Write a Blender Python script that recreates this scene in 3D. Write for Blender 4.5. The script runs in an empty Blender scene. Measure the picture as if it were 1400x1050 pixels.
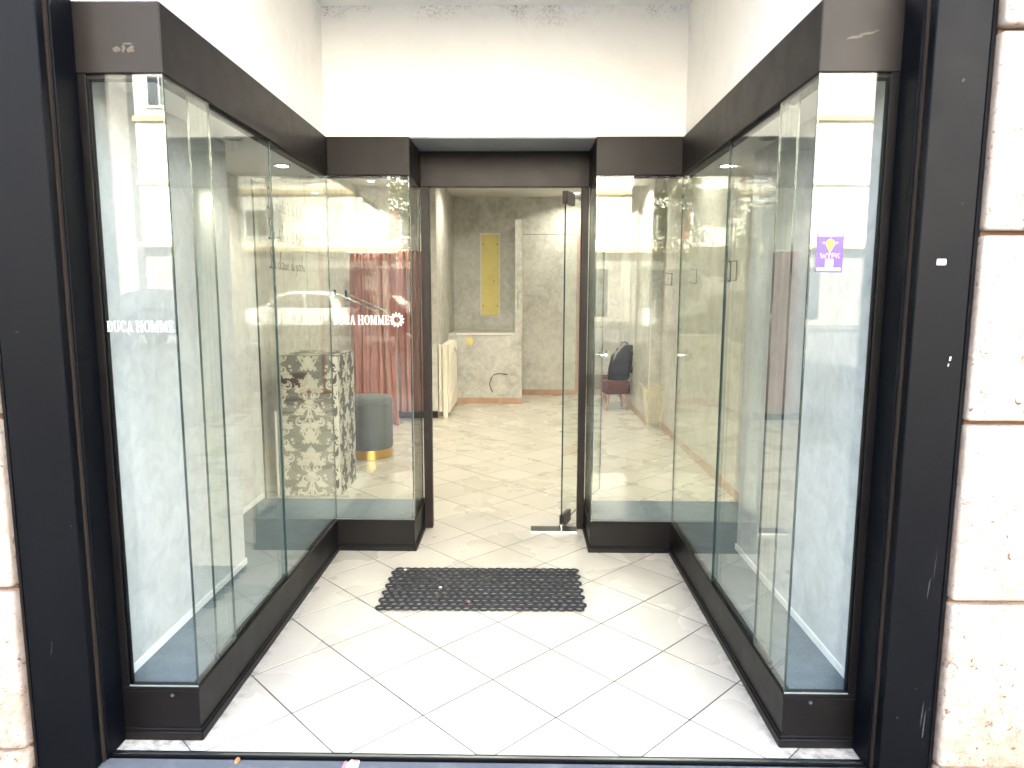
import bpy, bmesh, math, random
from mathutils import Vector, Matrix
random.seed(7)
R = math.radians
PI = math.pi
sc = bpy.context.scene
C = sc.collection

# ------------------------------------------------------------------ camera
H = 1.4785
cam_d = bpy.data.cameras.new('camera')
cam = bpy.data.objects.new('camera', cam_d); C.objects.link(cam)
yaw, pitch, roll = -0.0146425, 0.1282931, 0.0029999
cy_, sy_, cp_, sp_, cr_, sr_ = math.cos(yaw), math.sin(yaw), math.cos(pitch), math.sin(pitch), math.cos(roll), math.sin(roll)
fw = Vector((sy_ * cp_, cy_ * cp_, -sp_)); r0 = Vector((cy_, -sy_, 0)); u0 = r0.cross(fw)
rt = cr_ * r0 + sr_ * u0; up = -sr_ * r0 + cr_ * u0
cam.matrix_world = Matrix(((rt.x, up.x, -fw.x, 0), (rt.y, up.y, -fw.y, 0), (rt.z, up.z, -fw.z, H), (0, 0, 0, 1)))
cam_d.sensor_width = 36; cam_d.lens = 36 * 935.19 / 1400
cam_d.clip_start = 0.05; cam_d.clip_end = 400
cam_d.dof.use_dof = True; cam_d.dof.focus_distance = 4.6; cam_d.dof.aperture_fstop = 4.5
sc.camera = cam

# ------------------------------------------------------------------ world and sun
SUN_EL, SUN_AZ = R(48), R(24)
w = bpy.data.worlds.new('World'); sc.world = w; w.use_nodes = True
nt = w.node_tree
sky = nt.nodes.new('ShaderNodeTexSky'); sky.sky_type = 'NISHITA'; sky.sun_disc = False
sky.sun_elevation = SUN_EL; sky.sun_rotation = SUN_AZ; sky.air_density = 1.0; sky.dust_density = 5.0; sky.ozone_density = 0.6
bg = nt.nodes['Background']; bg.inputs['Strength'].default_value = 0.10
nt.links.new(sky.outputs[0], bg.inputs[0])
sl = bpy.data.lights.new('sun', 'SUN'); sl.energy = 5.0; sl.angle = R(0.5); sl.color = (1, .95, .87)
so = bpy.data.objects.new('sun', sl); C.objects.link(so)
sdir = Vector((math.sin(SUN_AZ) * math.cos(SUN_EL), math.cos(SUN_AZ) * math.cos(SUN_EL), math.sin(SUN_EL)))
so.rotation_euler = sdir.to_track_quat('Z', 'Y').to_euler(); so.location = (0, 0, 40)

vs = sc.view_settings
sc.display_settings.display_device = 'sRGB'
vs.view_transform = 'Standard'; vs.look = 'None'; vs.gamma = 1; vs.use_curve_mapping = False
vs.exposure = 4.62
cy = sc.cycles
cy.use_denoising = True
cy.max_bounces = 12; cy.diffuse_bounces = 5; cy.glossy_bounces = 6; cy.transparent_max_bounces = 40; cy.transmission_bounces = 8
cy.caustics_reflective = False; cy.caustics_refractive = False; cy.sample_clamp_indirect = 6

# ------------------------------------------------------------------ materials
def mat(name, col, rough=.6, metal=0, spec=.5, coat=0):
    m = bpy.data.materials.new(name); m.use_nodes = True
    b = m.node_tree.nodes['Principled BSDF']
    b.inputs['Base Color'].default_value = (*col, 1); b.inputs['Roughness'].default_value = rough
    b.inputs['Metallic'].default_value = metal; b.inputs['Specular IOR Level'].default_value = spec
    b.inputs['Coat Weight'].default_value = coat
    return m
def N(m, t): return m.node_tree.nodes.new(t)
def L(m, a, b): m.node_tree.links.new(a, b)
def pos(m):
    return N(m, 'ShaderNodeNewGeometry').outputs['Position']
def noise(m, vec, scale, detail=4, rough=.55, dist=0):
    n = N(m, 'ShaderNodeTexNoise'); n.inputs['Scale'].default_value = scale
    n.inputs['Detail'].default_value = detail; n.inputs['Roughness'].default_value = rough
    n.inputs['Distortion'].default_value = dist
    L(m, vec, n.inputs['Vector']); return n.outputs[0]
def ramp(m, fac, stops):
    r = N(m, 'ShaderNodeValToRGB'); e = r.color_ramp.elements
    while len(e) < len(stops): e.new(.5)
    for k, (p, c) in enumerate(stops):
        e[k].position = p; e[k].color = (*c, 1) if len(c) == 3 else c
    L(m, fac, r.inputs[0]); return r.outputs[0]
def mixc(m, fac, a, b, mode='MIX'):
    x = N(m, 'ShaderNodeMix'); x.data_type = 'RGBA'; x.blend_type = mode
    for k, v in ((0, fac), (6, a), (7, b)):
        if hasattr(v, 'is_linked') or hasattr(v, 'links'): L(m, v, x.inputs[k])
        else: x.inputs[k].default_value = v if k == 0 else (*v, 1)
    return x.outputs[2]
def math_(m, op, a, b=0, clamp=False):
    x = N(m, 'ShaderNodeMath'); x.operation = op; x.use_clamp = clamp
    for k, v in ((0, a), (1, b)):
        if hasattr(v, 'links'): L(m, v, x.inputs[k])
        else: x.inputs[k].default_value = v
    return x.outputs[0]
def bsdf(m): return m.node_tree.nodes['Principled BSDF']
def setcol(m, c): L(m, c, bsdf(m).inputs['Base Color'])
def setrough(m, c): L(m, c, bsdf(m).inputs['Roughness'])
def bump(m, h, strength=.3, dist=.005):
    b = N(m, 'ShaderNodeBump'); b.inputs['Strength'].default_value = strength; b.inputs['Distance'].default_value = dist
    L(m, h, b.inputs['Height']); L(m, b.outputs[0], bsdf(m).inputs['Normal'])

def plaster(name, dark, mid, light, scale=2.6, rough=.45):
    m = mat(name, mid, rough); p = pos(m)
    n1 = noise(m, p, scale, 8, .62, .5); n2 = noise(m, p, scale * 5.5, 6, .65, .7); n3 = noise(m, p, .6, 2)
    f = math_(m, 'ADD', math_(m, 'MULTIPLY', n1, .5), math_(m, 'MULTIPLY', n2, .5))
    f = math_(m, 'ADD', f, math_(m, 'MULTIPLY', math_(m, 'SUBTRACT', n3, .5), .25))
    setcol(m, ramp(m, f, [(.38, dark), (.5, mid), (.62, light)]))
    setrough(m, ramp(m, n2, [(.35, (.55,) * 3), (.7, (.34,) * 3)]))
    bump(m, f, .25, .004)
    return m
M = {}
M['plaster'] = plaster('spatula plaster', (.37, .365, .33), (.50, .49, .445), (.60, .59, .545))
M['plaster_in'] = plaster('display plaster', (.43, .43, .415), (.52, .52, .505), (.60, .60, .585), 2.4)
def painted(name, col, rough=.55, dirt=(.45, .42, .36), amt=.25):
    m = mat(name, col, rough); p = pos(m)
    n = noise(m, p, 7, 8, .7); n2 = noise(m, p, 60, 3)
    setcol(m, mixc(m, ramp(m, n, [(.5, (0, 0, 0)), (.8, (amt,) * 3)]), col, dirt)); bump(m, n2, .25, .003)
    return m
M['white_wall'] = painted('white wall paint', (.82, .81, .78))
def glare_stipple():  # brown stipple towards the top paints overexposure mottling into the wall colour
    m = mat('white wall paint with glare stipple', (.82, .81, .78), .6); p = pos(m); sx_ = N(m, 'ShaderNodeSeparateXYZ'); L(m, p, sx_.inputs[0])
    n = noise(m, p, 4, 4); n2 = noise(m, p, 120, 3, .8); n3 = noise(m, p, 9, 6, .7)
    h = math_(m, 'MULTIPLY', math_(m, 'SUBTRACT', math_(m, 'ADD', sx_.outputs[2], math_(m, 'MULTIPLY', n, .25)), 3.03), 9, True)
    f = math_(m, 'MULTIPLY', h, math_(m, 'MULTIPLY', ramp(m, n2, [(.50, (0, 0, 0)), (.58, (.9,) * 3)]), ramp(m, n3, [(.42, (0, 0, 0)), (.62, (1,) * 3)])))
    setcol(m, mixc(m, f, mixc(m, ramp(m, n3, [(.5, (0, 0, 0)), (.8, (.2,) * 3)]), (.82, .81, .78), (.6, .57, .5)), (.27, .24, .18))); bump(m, n2, .3, .003)
    return m
M['white_glare_stipple'] = glare_stipple()
M['white_trim'] = painted('white trim paint', (.72, .71, .68), .4)
M['ceiling'] = painted('ceiling paint', (.62, .61, .57), .8, (.5, .48, .43), .15)
def darkpaint(name, col, rough, scr=(.10, .095, .09), amt=.5, sp=.2):
    m = mat(name, col, rough, 0, sp); p = pos(m)
    n = noise(m, p, 90, 6, .75); n2 = noise(m, p, 9, 5, .7); n3 = noise(m, p, 2.0, 3)
    f = math_(m, 'MULTIPLY', ramp(m, n, [(.60, (0, 0, 0)), (.68, (1,) * 3)]), ramp(m, n2, [(.52, (0, 0, 0)), (.66, (amt,) * 3)]))
    col2 = tuple(c * 1.5 for c in col)
    setcol(m, mixc(m, f, mixc(m, n3, tuple(c * .75 for c in col), col2), scr))
    setrough(m, math_(m, 'ADD', math_(m, 'MULTIPLY', n2, .25), rough - .1)); bump(m, n, .06, .001)
    return m
M['fascia'] = darkpaint('brown black fascia laminate', (.0082, .0064, .0059), .42, (.04, .035, .03), .25)
M['plinth'] = darkpaint('black plinth laminate', (.0025, .0021, .0023), .40, (.06, .055, .05), .35)
M['pillar'] = darkpaint('blue black painted steel', (.0009, .0012, .0021), .45, (.05, .048, .045), .5, .10)
M['frame'] = darkpaint('dark brown door frame', (.0085, .0062, .0054), .38, (.06, .05, .045), .2)
M['rustline'] = darkpaint('worn steel edge', (.018, .013, .010), .55, (.12, .08, .06), .9)
M['black'] = mat('black rubber', (.008, .008, .008), .6)
M['gap'] = mat('dark gap', (.012, .011, .010), .8)

def glass(name, tint, f0=.045, mult=1.0):
    m = bpy.data.materials.new(name); m.use_nodes = True; t = m.node_tree
    for n in list(t.nodes): t.nodes.remove(n)
    out = N(m, 'ShaderNodeOutputMaterial'); mx = N(m, 'ShaderNodeMixShader')
    tr = N(m, 'ShaderNodeBsdfTransparent'); gl = N(m, 'ShaderNodeBsdfGlossy')
    tr.inputs[0].default_value = (*tint, 1); gl.inputs['Roughness'].default_value = 0.0
    gl.inputs[0].default_value = (.97, 1, .98, 1)
    lw = N(m, 'ShaderNodeLayerWeight'); lw.inputs['Blend'].default_value = .5
    f = math_(m, 'POWER', lw.outputs['Facing'], 5.0)
    f = math_(m, 'ADD', math_(m, 'MULTIPLY', f, (1 - f0) * mult), f0, True)
    L(m, f, mx.inputs[0]); L(m, tr.outputs[0], mx.inputs[1]); L(m, gl.outputs[0], mx.inputs[2]); L(m, mx.outputs[0], out.inputs[0])
    return m
M['glass'] = glass('clear shop glass', (.962, .98, .968), .04)
M['glass_edge'] = mat('dark green glass edge', (.012, .030, .026), .15)
M['bevel'] = mat('pale silicone', (.17, .20, .195), .1)

# floor tiles
def tilemat():
    m = mat('cream floor tile', (.6, .56, .48), .22); p = pos(m)
    oi = N(m, 'ShaderNodeObjectInfo')
    n = noise(m, p, 2.2, 3, .5); n2 = noise(m, p, 70, 3, .6)
    c = ramp(m, n, [(.3, (.49, .455, .385)), (.7, (.545, .51, .44))])
    v = math_(m, 'ADD', math_(m, 'MULTIPLY', oi.outputs['Random'], .09), .93)
    c = mixc(m, 1.0, c, v, 'MULTIPLY')
    sx_ = N(m, 'ShaderNodeSeparateXYZ'); L(m, p, sx_.inputs[0])
    gx_ = math_(m, 'ABSOLUTE', math_(m, 'ADD', sx_.outputs[0], .1025)); gx_ = math_(m, 'MULTIPLY', math_(m, 'SUBTRACT', gx_, .915), 18, True)
    gr = math_(m, 'MULTIPLY', gx_, ramp(m, noise(m, p, 22, 5, .7), [(.42, (0, 0, 0)), (.62, (.8,) * 3)]))
    gr = math_(m, 'MULTIPLY', gr, math_(m, 'LESS_THAN', sx_.outputs[1], 3.83))
    c = mixc(m, gr, c, (.16, .14, .11))
    wear = ramp(m, noise(m, p, 6.5, 6, .72, 1.2), [(.56, (0, 0, 0)), (.72, (.28,) * 3)])
    c = mixc(m, wear, c, (.38, .34, .27))
    d = ramp(m, n2, [(.56, (0, 0, 0)), (.85, (.22,) * 3)])
    setcol(m, mixc(m, d, c, (.46, .42, .34))); setrough(m, math_(m, 'ADD', math_(m, 'MULTIPLY', n, .12), .22))
    return m
M['tile'] = tilemat()
M['grout'] = painted('dirty grout', (.075, .066, .055), .9, (.035, .03, .026), .6)
def terracotta():
    m = mat('terracotta skirting tile', (.40, .25, .165), .4); p = pos(m)
    setcol(m, ramp(m, noise(m, p, 12, 5), [(.3, (.36, .22, .14)), (.7, (.47, .31, .21))])); return m
M['terracotta'] = terracotta()
def carpet():
    m = mat('blue grey carpet', (.12, .145, .16), .95, spec=.1); p = pos(m)
    n = noise(m, p, 260, 3, .7); n2 = noise(m, p, 14, 4)
    setcol(m, mixc(m, .4, ramp(m, n, [(.35, (.075, .095, .11)), (.65, (.20, .235, .255))]), ramp(m, n2, [(.3, (.10, .125, .14)), (.7, (.165, .195, .21))])))
    bump(m, n, .5, .002); return m
M['carpet'] = carpet()
def stone():
    m = mat('rough travertine', (.62, .54, .46), .85); p = pos(m)
    n = noise(m, p, 9, 10, .72, .6); n2 = noise(m, p, 38, 8, .75, 1.0); n3 = noise(m, p, 2.3, 5)
    c = ramp(m, n, [(.3, (.29, .215, .165)), (.5, (.40, .335, .28)), (.7, (.47, .42, .365))])
    pit = ramp(m, n2, [(.36, (1, 1, 1)), (.43, (0, 0, 0))])
    sz = N(m, 'ShaderNodeSeparateXYZ'); L(m, p, sz.inputs[0])
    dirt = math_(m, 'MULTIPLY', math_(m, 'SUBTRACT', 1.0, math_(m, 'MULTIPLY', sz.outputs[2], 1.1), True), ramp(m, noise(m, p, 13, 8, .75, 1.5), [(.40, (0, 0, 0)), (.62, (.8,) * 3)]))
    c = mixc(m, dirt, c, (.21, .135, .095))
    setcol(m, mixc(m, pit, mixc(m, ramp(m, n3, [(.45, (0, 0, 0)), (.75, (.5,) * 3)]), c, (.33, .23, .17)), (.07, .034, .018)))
    bump(m, math_(m, 'ADD', n, math_(m, 'MULTIPLY', n2, .6)), .7, .012); return m
M['stone'] = stone()
M['mortar'] = painted('brown joint mortar', (.085, .045, .026), .95, (.16, .1, .07), .6)
M['bracket_metal'] = mat('grey bracket metal', (.10, .095, .08), .4, .3)
M['chrome'] = mat('chrome', (.72, .72, .70), .12, 1)
def brushed():
    m = mat('brushed steel', (.30, .32, .31), .35, 1); p = pos(m)
    setrough(m, math_(m, 'ADD', math_(m, 'MULTIPLY', noise(m, p, 60, 4), .3), .2)); return m
M['steel'] = brushed()
M['spring_plate'] = mat('dark green grey plate', (.022, .030, .026), .35)
M['hinge'] = mat('bronze hinge metal', (.035, .030, .027), .35, .6)
M['white_letter'] = mat('white vinyl lettering', (.86, .86, .85), .5)
M['ink'] = mat('dark script ink', (.02, .02, .018), .7)
M['rubber'] = darkpaint('black rubber mat', (.022, .022, .023), .55, (.30, .29, .27), .8)
M['cream_metal'] = painted('cream radiator enamel', (.70, .67, .56), .35, (.4, .34, .22), .3)
M['yellow'] = painted('yellow board', (.72, .61, .22), .6, (.38, .28, .06), .4)
M['damask_dark'] = mat('taupe damask paper', (.044, .041, .034), .6)
M['damask_light'] = mat('pale damask print', (.45, .42, .35), .5)
def velvet(name, col, sheen=.35):
    m = mat(name, col, .9, spec=.15); p = pos(m)
    bsdf(m).inputs['Sheen Weight'].default_value = sheen
    n = noise(m, p, 8, 5); setcol(m, mixc(m, n, tuple(c * .75 for c in col), tuple(c * 1.2 for c in col))); return m
M['torn'] = mat('torn paper edge', (.46, .42, .36), .8)
M['velvet'] = velvet('grey velvet', (.075, .078, .07), .15)
M['pink'] = velvet('dusty pink curtain cloth', (.44, .215, .185), .15)
M['redbrown'] = velvet('red brown upholstery', (.10, .032, .025), .05)
M['gold'] = mat('brushed gold', (.62, .38, .11), .28, 1)
M['wood'] = mat('pale wood', (.36, .20, .10), .5)
M['navy'] = velvet('dark navy nylon', (.006, .007, .011), 0)
M['creamwire'] = painted('cream painted wire', (.66, .60, .44), .5, (.35, .27, .14), .35)
M['purple'] = mat('purple sticker print', (.048, .016, .19), .4)
M['pinkprint'] = mat('pink sticker print', (.55, .17, .20), .4)
M['yellowprint'] = mat('yellow sticker print', (.75, .45, .02), .4)
M['whiteprint'] = mat('white sticker print', (.85, .82, .86), .4)
M['lilacprint'] = mat('lilac sticker print', (.26, .12, .45), .4)
M['asphalt'] = painted('asphalt', (.045, .045, .045), .9, (.06, .06, .055), .5)
M['asphalt_worn'] = painted('worn dark pavement', (.05, .05, .048), .9)
M['step_stone'] = painted('slate grey step stone', (.085, .092, .10), .8, (.2, .2, .2), .8)
M['paving'] = painted('grey paving stone', (.22, .22, .22), .75, (.08, .08, .085), .6)
def emis(name, col, s):
    m = mat(name, col); b = bsdf(m); b.inputs['Emission Color'].default_value = (*col, 1); b.inputs['Emission Strength'].default_value = s; return m
M['lamp_on'] = emis('lit lamp lens', (1, .95, .82), 3.0)
M['lamp_off'] = mat('grey lamp lens', (.10, .095, .085), .4)
M['lamp_ring'] = mat('grey lamp ring', (.33, .32, .29), .4)

# ------------------------------------------------------------------ mesh helpers
class MB:
    def __init__(s): s.v = []; s.f = []; s.m = []
    def add(s, vs_, fs, mi=0):
        o = len(s.v); s.v += [tuple(v) for v in vs_]; s.f += [tuple(i + o for i in f) for f in fs]; s.m += [mi] * len(fs)
    def box(s, x0, x1, y0, y1, z0, z1, mi=0, mx=None):
        v = [(x, y, z) for z in (z0, z1) for y in (y0, y1) for x in (x0, x1)]
        if mx is not None: v = [mx @ Vector(p) for p in v]
        s.add(v, [(0, 2, 3, 1), (4, 5, 7, 6), (0, 1, 5, 4), (2, 6, 7, 3), (0, 4, 6, 2), (1, 3, 7, 5)], mi); return s
    def prism(s, poly, z0, z1, mi=0, ax='z'):
        n = len(poly)
        def P(a, b, c): return {'z': (a, b, c), 'y': (a, c, b), 'x': (c, a, b)}[ax]
        v = [P(a, b, z0) for a, b in poly] + [P(a, b, z1) for a, b in poly]
        s.add(v, [tuple(range(n - 1, -1, -1)), tuple(range(n, 2 * n))] + [(i, (i + 1) % n, n + (i + 1) % n, n + i) for i in range(n)], mi); return s
    def tube(s, pts, r, n=6, closed=False, mi=0):
        pts = [Vector(p) for p in pts]; rings = []
        k = len(pts)
        for i, p in enumerate(pts):
            a = pts[(i - 1) % k] if (closed or i > 0) else p; b = pts[(i + 1) % k] if (closed or i < k - 1) else p
            t = (b - a).normalized() if (b - a).length > 1e-9 else Vector((0, 0, 1))
            h = Vector((0, 0, 1)) if abs(t.z) < .9 else Vector((1, 0, 0))
            u = t.cross(h).normalized(); w_ = t.cross(u)
            rr = r[i] if isinstance(r, (list, tuple)) else r
            rings.append([p + (u * math.cos(2 * PI * j / n) + w_ * math.sin(2 * PI * j / n)) * rr for j in range(n)])
        v = [q for rg in rings for q in rg]; f = []
        for i in range(k if closed else k - 1):
            for j in range(n):
                a = i * n + j; b = i * n + (j + 1) % n; c = ((i + 1) % k) * n + (j + 1) % n; d = ((i + 1) % k) * n + j
                f.append((a, b, c, d))
        if not closed: f += [tuple(range(n - 1, -1, -1)), tuple(range((k - 1) * n, k * n))]
        s.add(v, f, mi); return s
    def lathe(s, prof, c=(0, 0, 0), n=24, mi=0, sx=1, sy=1):
        v = []; f = []
        for r_, z in prof:
            for j in range(n):
                a = 2 * PI * j / n; v.append((c[0] + r_ * math.cos(a) * sx, c[1] + r_ * math.sin(a) * sy, c[2] + z))
        for i in range(len(prof) - 1):
            for j in range(n): f.append((i * n + j, i * n + (j + 1) % n, (i + 1) * n + (j + 1) % n, (i + 1) * n + j))
        f += [tuple(range(n - 1, -1, -1)), tuple(range((len(prof) - 1) * n, len(prof) * n))]
        s.add(v, f, mi); return s
    def mesh(s, name, mats, off=(0, 0, 0), bevel=0, smooth=False, seg=1):
        me = bpy.data.meshes.new(name); o = Vector(off)
        me.from_pydata([Vector(v) - o for v in s.v], [], s.f)
        for m_ in mats: me.materials.append(m_)
        for p, mi in zip(me.polygons, s.m): p.material_index = mi
        b = bmesh.new(); b.from_mesh(me)
        bmesh.ops.recalc_face_normals(b, faces=b.faces)
        if bevel:
            ed = [e for e in b.edges if len(e.link_faces) == 2 and e.calc_face_angle(0) > R(40)]
            bmesh.ops.bevel(b, geom=ed, offset=bevel, segments=seg, affect='EDGES', profile=.5, clamp_overlap=True)
        b.to_mesh(me); b.free()
        if smooth:
            for p in me.polygons: p.use_smooth = True
            try: me.set_sharp_from_angle(angle=R(38))
            except Exception: pass
        return me
def mlist(m): return [M[k] for k in (m if isinstance(m, (list, tuple)) else [m])]
def put(name, me, parent=None, loc=(0, 0, 0)):
    o = bpy.data.objects.new(name, me); C.objects.link(o); o.location = loc
    if parent is not None: o.parent = parent
    return o
def wloc(o):
    v = Vector((0, 0, 0))
    while o is not None: v += o.location; o = o.parent
    return v
def part(name, mb, m, parent, bevel=0, smooth=False, local=False, seg=1, label=None):
    """mesh part given in world coordinates (or local to an unrotated parent)"""
    o = put(name, mb.mesh(name, mlist(m), (0, 0, 0) if local else wloc(parent), bevel, smooth, seg), parent)
    if label: o['label'] = label
    return o
def tag(o, label, cat, group=None):
    o['label'] = label; o['category'] = cat
    if group: o['group'] = group
    return o
def thing(name, label, cat, loc=(0, 0, 0), group=None, rz=0):
    o = bpy.data.objects.new(name, None); C.objects.link(o); o.location = loc; o.rotation_euler = (0, 0, rz)
    o.empty_display_size = .1
    return tag(o, label, cat, group)
def solo(name, mb, m, label, cat, loc, bevel=0, smooth=False, group=None, seg=1):
    o = put(name, mb.mesh(name, mlist(m), loc, bevel, smooth, seg), None, loc); return tag(o, label, cat, group)
def struct(name, mb, m, bevel=0):
    o = put(name, mb.mesh(name, mlist(m), (0, 0, 0), bevel)); o['kind'] = 'structure'; return o
def copytree(o, parent=None):
    c = o.copy(); C.objects.link(c); c.parent = parent
    for ch in o.children: copytree(ch, c)
    return c

# ------------------------------------------------------------------ ground and street (seen in the glass)
road = struct('road', MB().box(-150, 150, -150, 60, -.32, -.14), 'asphalt')
pav = struct('pavement', MB().box(-60, 60, -2.6, 1.66, -.135, -.010), 'paving', .01)
pav2 = struct('far_pavement', MB().box(-60, 60, -33.5, -27.5, -.135, -.0), 'asphalt_worn', .01)

# shop building shell; its unseen upper mass is added to block the sun
bl = thing('shop_building', 'large building whose ground floor holds the shop with dark framed glass entrance, unseen upper mass added to block the sun', 'building', (0, 2.2, 0))
M['building'] = painted('building render', (.50, .42, .33), .85)
part('wall', MB().box(-14, 14, 2.10, 2.40, 3.06, 22).box(-14, -1.75, 2.12, 2.40, -.1, 3.06).box(1.50, 14, 2.12, 2.40, -.1, 3.06)
     .box(-14, -13.7, 2.40, 16, -.1, 22).box(13.7, 14, 2.40, 16, -.1, 22).box(-14, 14, 16, 16.3, -.1, 22), 'building', bl)
part('roof', MB().box(-14.2, 14.2, 1.9, 16.4, 22, 22.3), 'building', bl)

# ------------------------------------------------------------------ floor
floor = struct('floor', MB().box(-2.1, 1.8, 2.045, 10.35, -.20, -.0013), 'grout')
T = .333; hd = T / math.sqrt(2); th = -.0072
ct, st = math.cos(th), math.sin(th)
def lat(u, r): return (-.108 + (u * ct - r * st) * hd, 2.488 + (u * st + r * ct) * hd)
def clip(poly, x0, x1, y0, y1):
    for ax, lim, sgn in ((0, x0, 1), (0, x1, -1), (1, y0, 1), (1, y1, -1)):
        out = []
        for i in range(len(poly)):
            a, b = poly[i - 1], poly[i]; da = (a[ax] - lim) * sgn; db = (b[ax] - lim) * sgn
            if da * db < 0:
                t = da / (da - db); out.append((a[0] + (b[0] - a[0]) * t, a[1] + (b[1] - a[1]) * t))
            if db >= 0: out.append(b)
        poly = out
        if len(poly) < 3: return []
    return poly
def area(p): return abs(sum(p[i - 1][0] * p[i][1] - p[i][0] * p[i - 1][1] for i in range(len(p)))) / 2
def tile_mesh(poly):
    cx = sum(p[0] for p in poly) / len(poly); cy0 = sum(p[1] for p in poly) / len(poly)
    q = [(p[0] - cx, p[1] - cy0) for p in poly]; n = len(q)
    gap = 1.55 if cy0 > 4.2 else 1.0
    def ins(d): d *= gap; return [(x * (1 - d / max(.02, math.hypot(x, y))), y * (1 - d / max(.02, math.hypot(x, y)))) for x, y in q]
    a = ins(.0042); b = ins(.0052)
    mb = MB(); v = [(x, y, -.010) for x, y in a] + [(x, y, -.0007) for x, y in a] + [(x, y, 0) for x, y in b]
    f = [tuple(range(2 * n, 3 * n))]
    for k in (0, 1):
        f += [(k * n + i, k * n + (i + 1) % n, (k + 1) * n + (i + 1) % n, (k + 1) * n + i) for i in range(n)]
    mb.add(v, f); return mb.mesh('tile', [M['tile']]), (cx, cy0)
base_me = None
plinthL = [(-1.36, 2.11), (-1.07, 2.11), (-1.07, 3.83), (-.62, 3.83), (-.62, 4.28), (-1.68, 4.28), (-1.68, 3.19), (-1.36, 3.19)]
plinthR = [(1.13, 2.11), (.865, 2.11), (.865, 3.83), (.40, 3.83), (.40, 4.28), (1.58, 4.28), (1.58, 3.44), (1.13, 3.44)]
for r_ in range(-3, 36):
    for u in range(-12, 12):
        if (u + r_) % 2 == 0: continue
        c = lat(u, r_); p = [lat(u, r_ - 1), lat(u + 1, r_), lat(u, r_ + 1), lat(u - 1, r_)]
        x0, x1 = (-1.335, 1.112) if c[1] < 4.05 else (-1.97, 1.60)
        if c[1] < 3.9 and (c[0] < -1.33 or c[0] > 1.11): continue
        if 4.05 <= c[1] < 4.15 and (c[0] < -.9 or c[0] > .7): continue
        q = clip(p, x0, x1, 2.047, 10.22)
        if not q or area(q) < .0006: continue
        if area(q) > area(p) * .9995:
            if base_me is None: base_me, _ = tile_mesh(p)
            me, cc = base_me, c
        else: me, cc = tile_mesh(q)
        o = put('tile', me, floor, (cc[0], cc[1], random.uniform(-.0002, .0003)))
        o.rotation_euler = (random.gauss(0, .0006), random.gauss(0, .0006), 0)

# threshold
th_ = thing('threshold', 'worn dark metal threshold strip along the front edge of the white tiles', 'threshold', (-.1, 2.02, 0))
part('rail', MB().box(-1.36, 1.13, 2.020, 2.045, -.05, .0025), 'pillar', th_, .001)
part('bright_strip', MB().box(-1.33, 1.11, 2.027, 2.036, .0025, .0045), 'steel', th_)
stp = solo('entrance_step', MB().box(-1.53, 1.28, 1.67, 2.019, -.13, -.004), 'step_stone', 'grey blue stone entrance step in front of the threshold strip', 'step', (-.1, 1.8, -.13), .006)

# ------------------------------------------------------------------ stone walls either side
def stone_side(sx, joints, edge, label, vj):
    root = thing('stone_wall', label, 'wall', (sx * 1.9, 1.97, 0))
    a, b = sorted((edge + sx * .012, sx * 6.0))
    part('mortar_bed', MB().box(a, b, 1.985, 2.095, -.1, 3.06), 'mortar', root)
    for k in range(len(joints) - 1):
        z0, z1 = joints[k] + .007, joints[k + 1] - .007
        x = edge + sx * .004; i = 0
        while abs(x) < 5.5:
            ln = vj[k] if i == 0 else random.uniform(.7, 1.1)
            nx = x + sx * ln
            b = bmesh.new(); bmesh.ops.create_cube(b, size=1)
            xa, xb = sorted((x + sx * .003, nx - sx * .006))
            bmesh.ops.scale(b, vec=(xb - xa, .10, z1 - z0), verts=b.verts)
            bmesh.ops.bevel(b, geom=b.edges[:], offset=.012, segments=2, affect='EDGES', profile=.6)
            me = bpy.data.meshes.new('stone_block'); b.to_mesh(me); b.free(); me.materials.append(M['stone'])
            for p in me.polygons: p.use_smooth = True
            put('stone_block', me, root, Vector(((xa + xb) / 2, 2.0 + random.uniform(-.004, .006), (z0 + z1) / 2)) - root.location)
            x = nx; i += 1
    return root
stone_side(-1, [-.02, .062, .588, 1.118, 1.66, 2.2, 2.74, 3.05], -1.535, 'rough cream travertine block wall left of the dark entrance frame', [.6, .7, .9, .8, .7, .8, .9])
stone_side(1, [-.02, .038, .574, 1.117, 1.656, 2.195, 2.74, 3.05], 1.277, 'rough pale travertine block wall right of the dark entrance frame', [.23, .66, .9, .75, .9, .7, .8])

# ------------------------------------------------------------------ steel pillars
def pillar(x_in, x_out, label):
    s = 1 if x_out > x_in else -1
    root = thing('shopfront_pillar', label, 'pillar', ((x_in + x_out) / 2, 2.03, 0), 'dark steel pillars at the two sides of the entrance')
    def bx(a, b): return sorted((a, b))
    a, b = bx(x_in + s * .010, x_out - s * .022)
    part('face_plate', MB().box(a, b, 1.958, 1.992, -.005, 3.06), 'pillar', root, .003)
    a, b = bx(x_out - s * .020, x_out)
    part('edge_angle', MB().prism([(a, 1.992), (a, 1.958 if s > 0 else 1.972), (b, 1.972 if s > 0 else 1.958), (b, 2.08)] if s > 0 else
         [(b, 1.992), (b, 1.958), (a, 1.972), (a, 2.08)], -.005, 3.06), 'pillar', root, .001)
    a, b = bx(x_in + s * .006, x_in + s * .05)
    part('shutter_groove', MB().box(a, b, 1.993, 2.004, -.005, 3.06), 'rustline', root)
    a, b = bx(x_in, x_out - s * .021)
    part('channel', MB().box(a, b, 2.005, 2.105, -.005, 3.06), 'pillar', root, .002)
    return root
pillar(-1.322, -1.535, 'black steel shopfront pillar on the left beside cream stone')
pillar(1.096, 1.277, 'black steel shopfront pillar on the right carrying a small white sticker')
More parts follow.
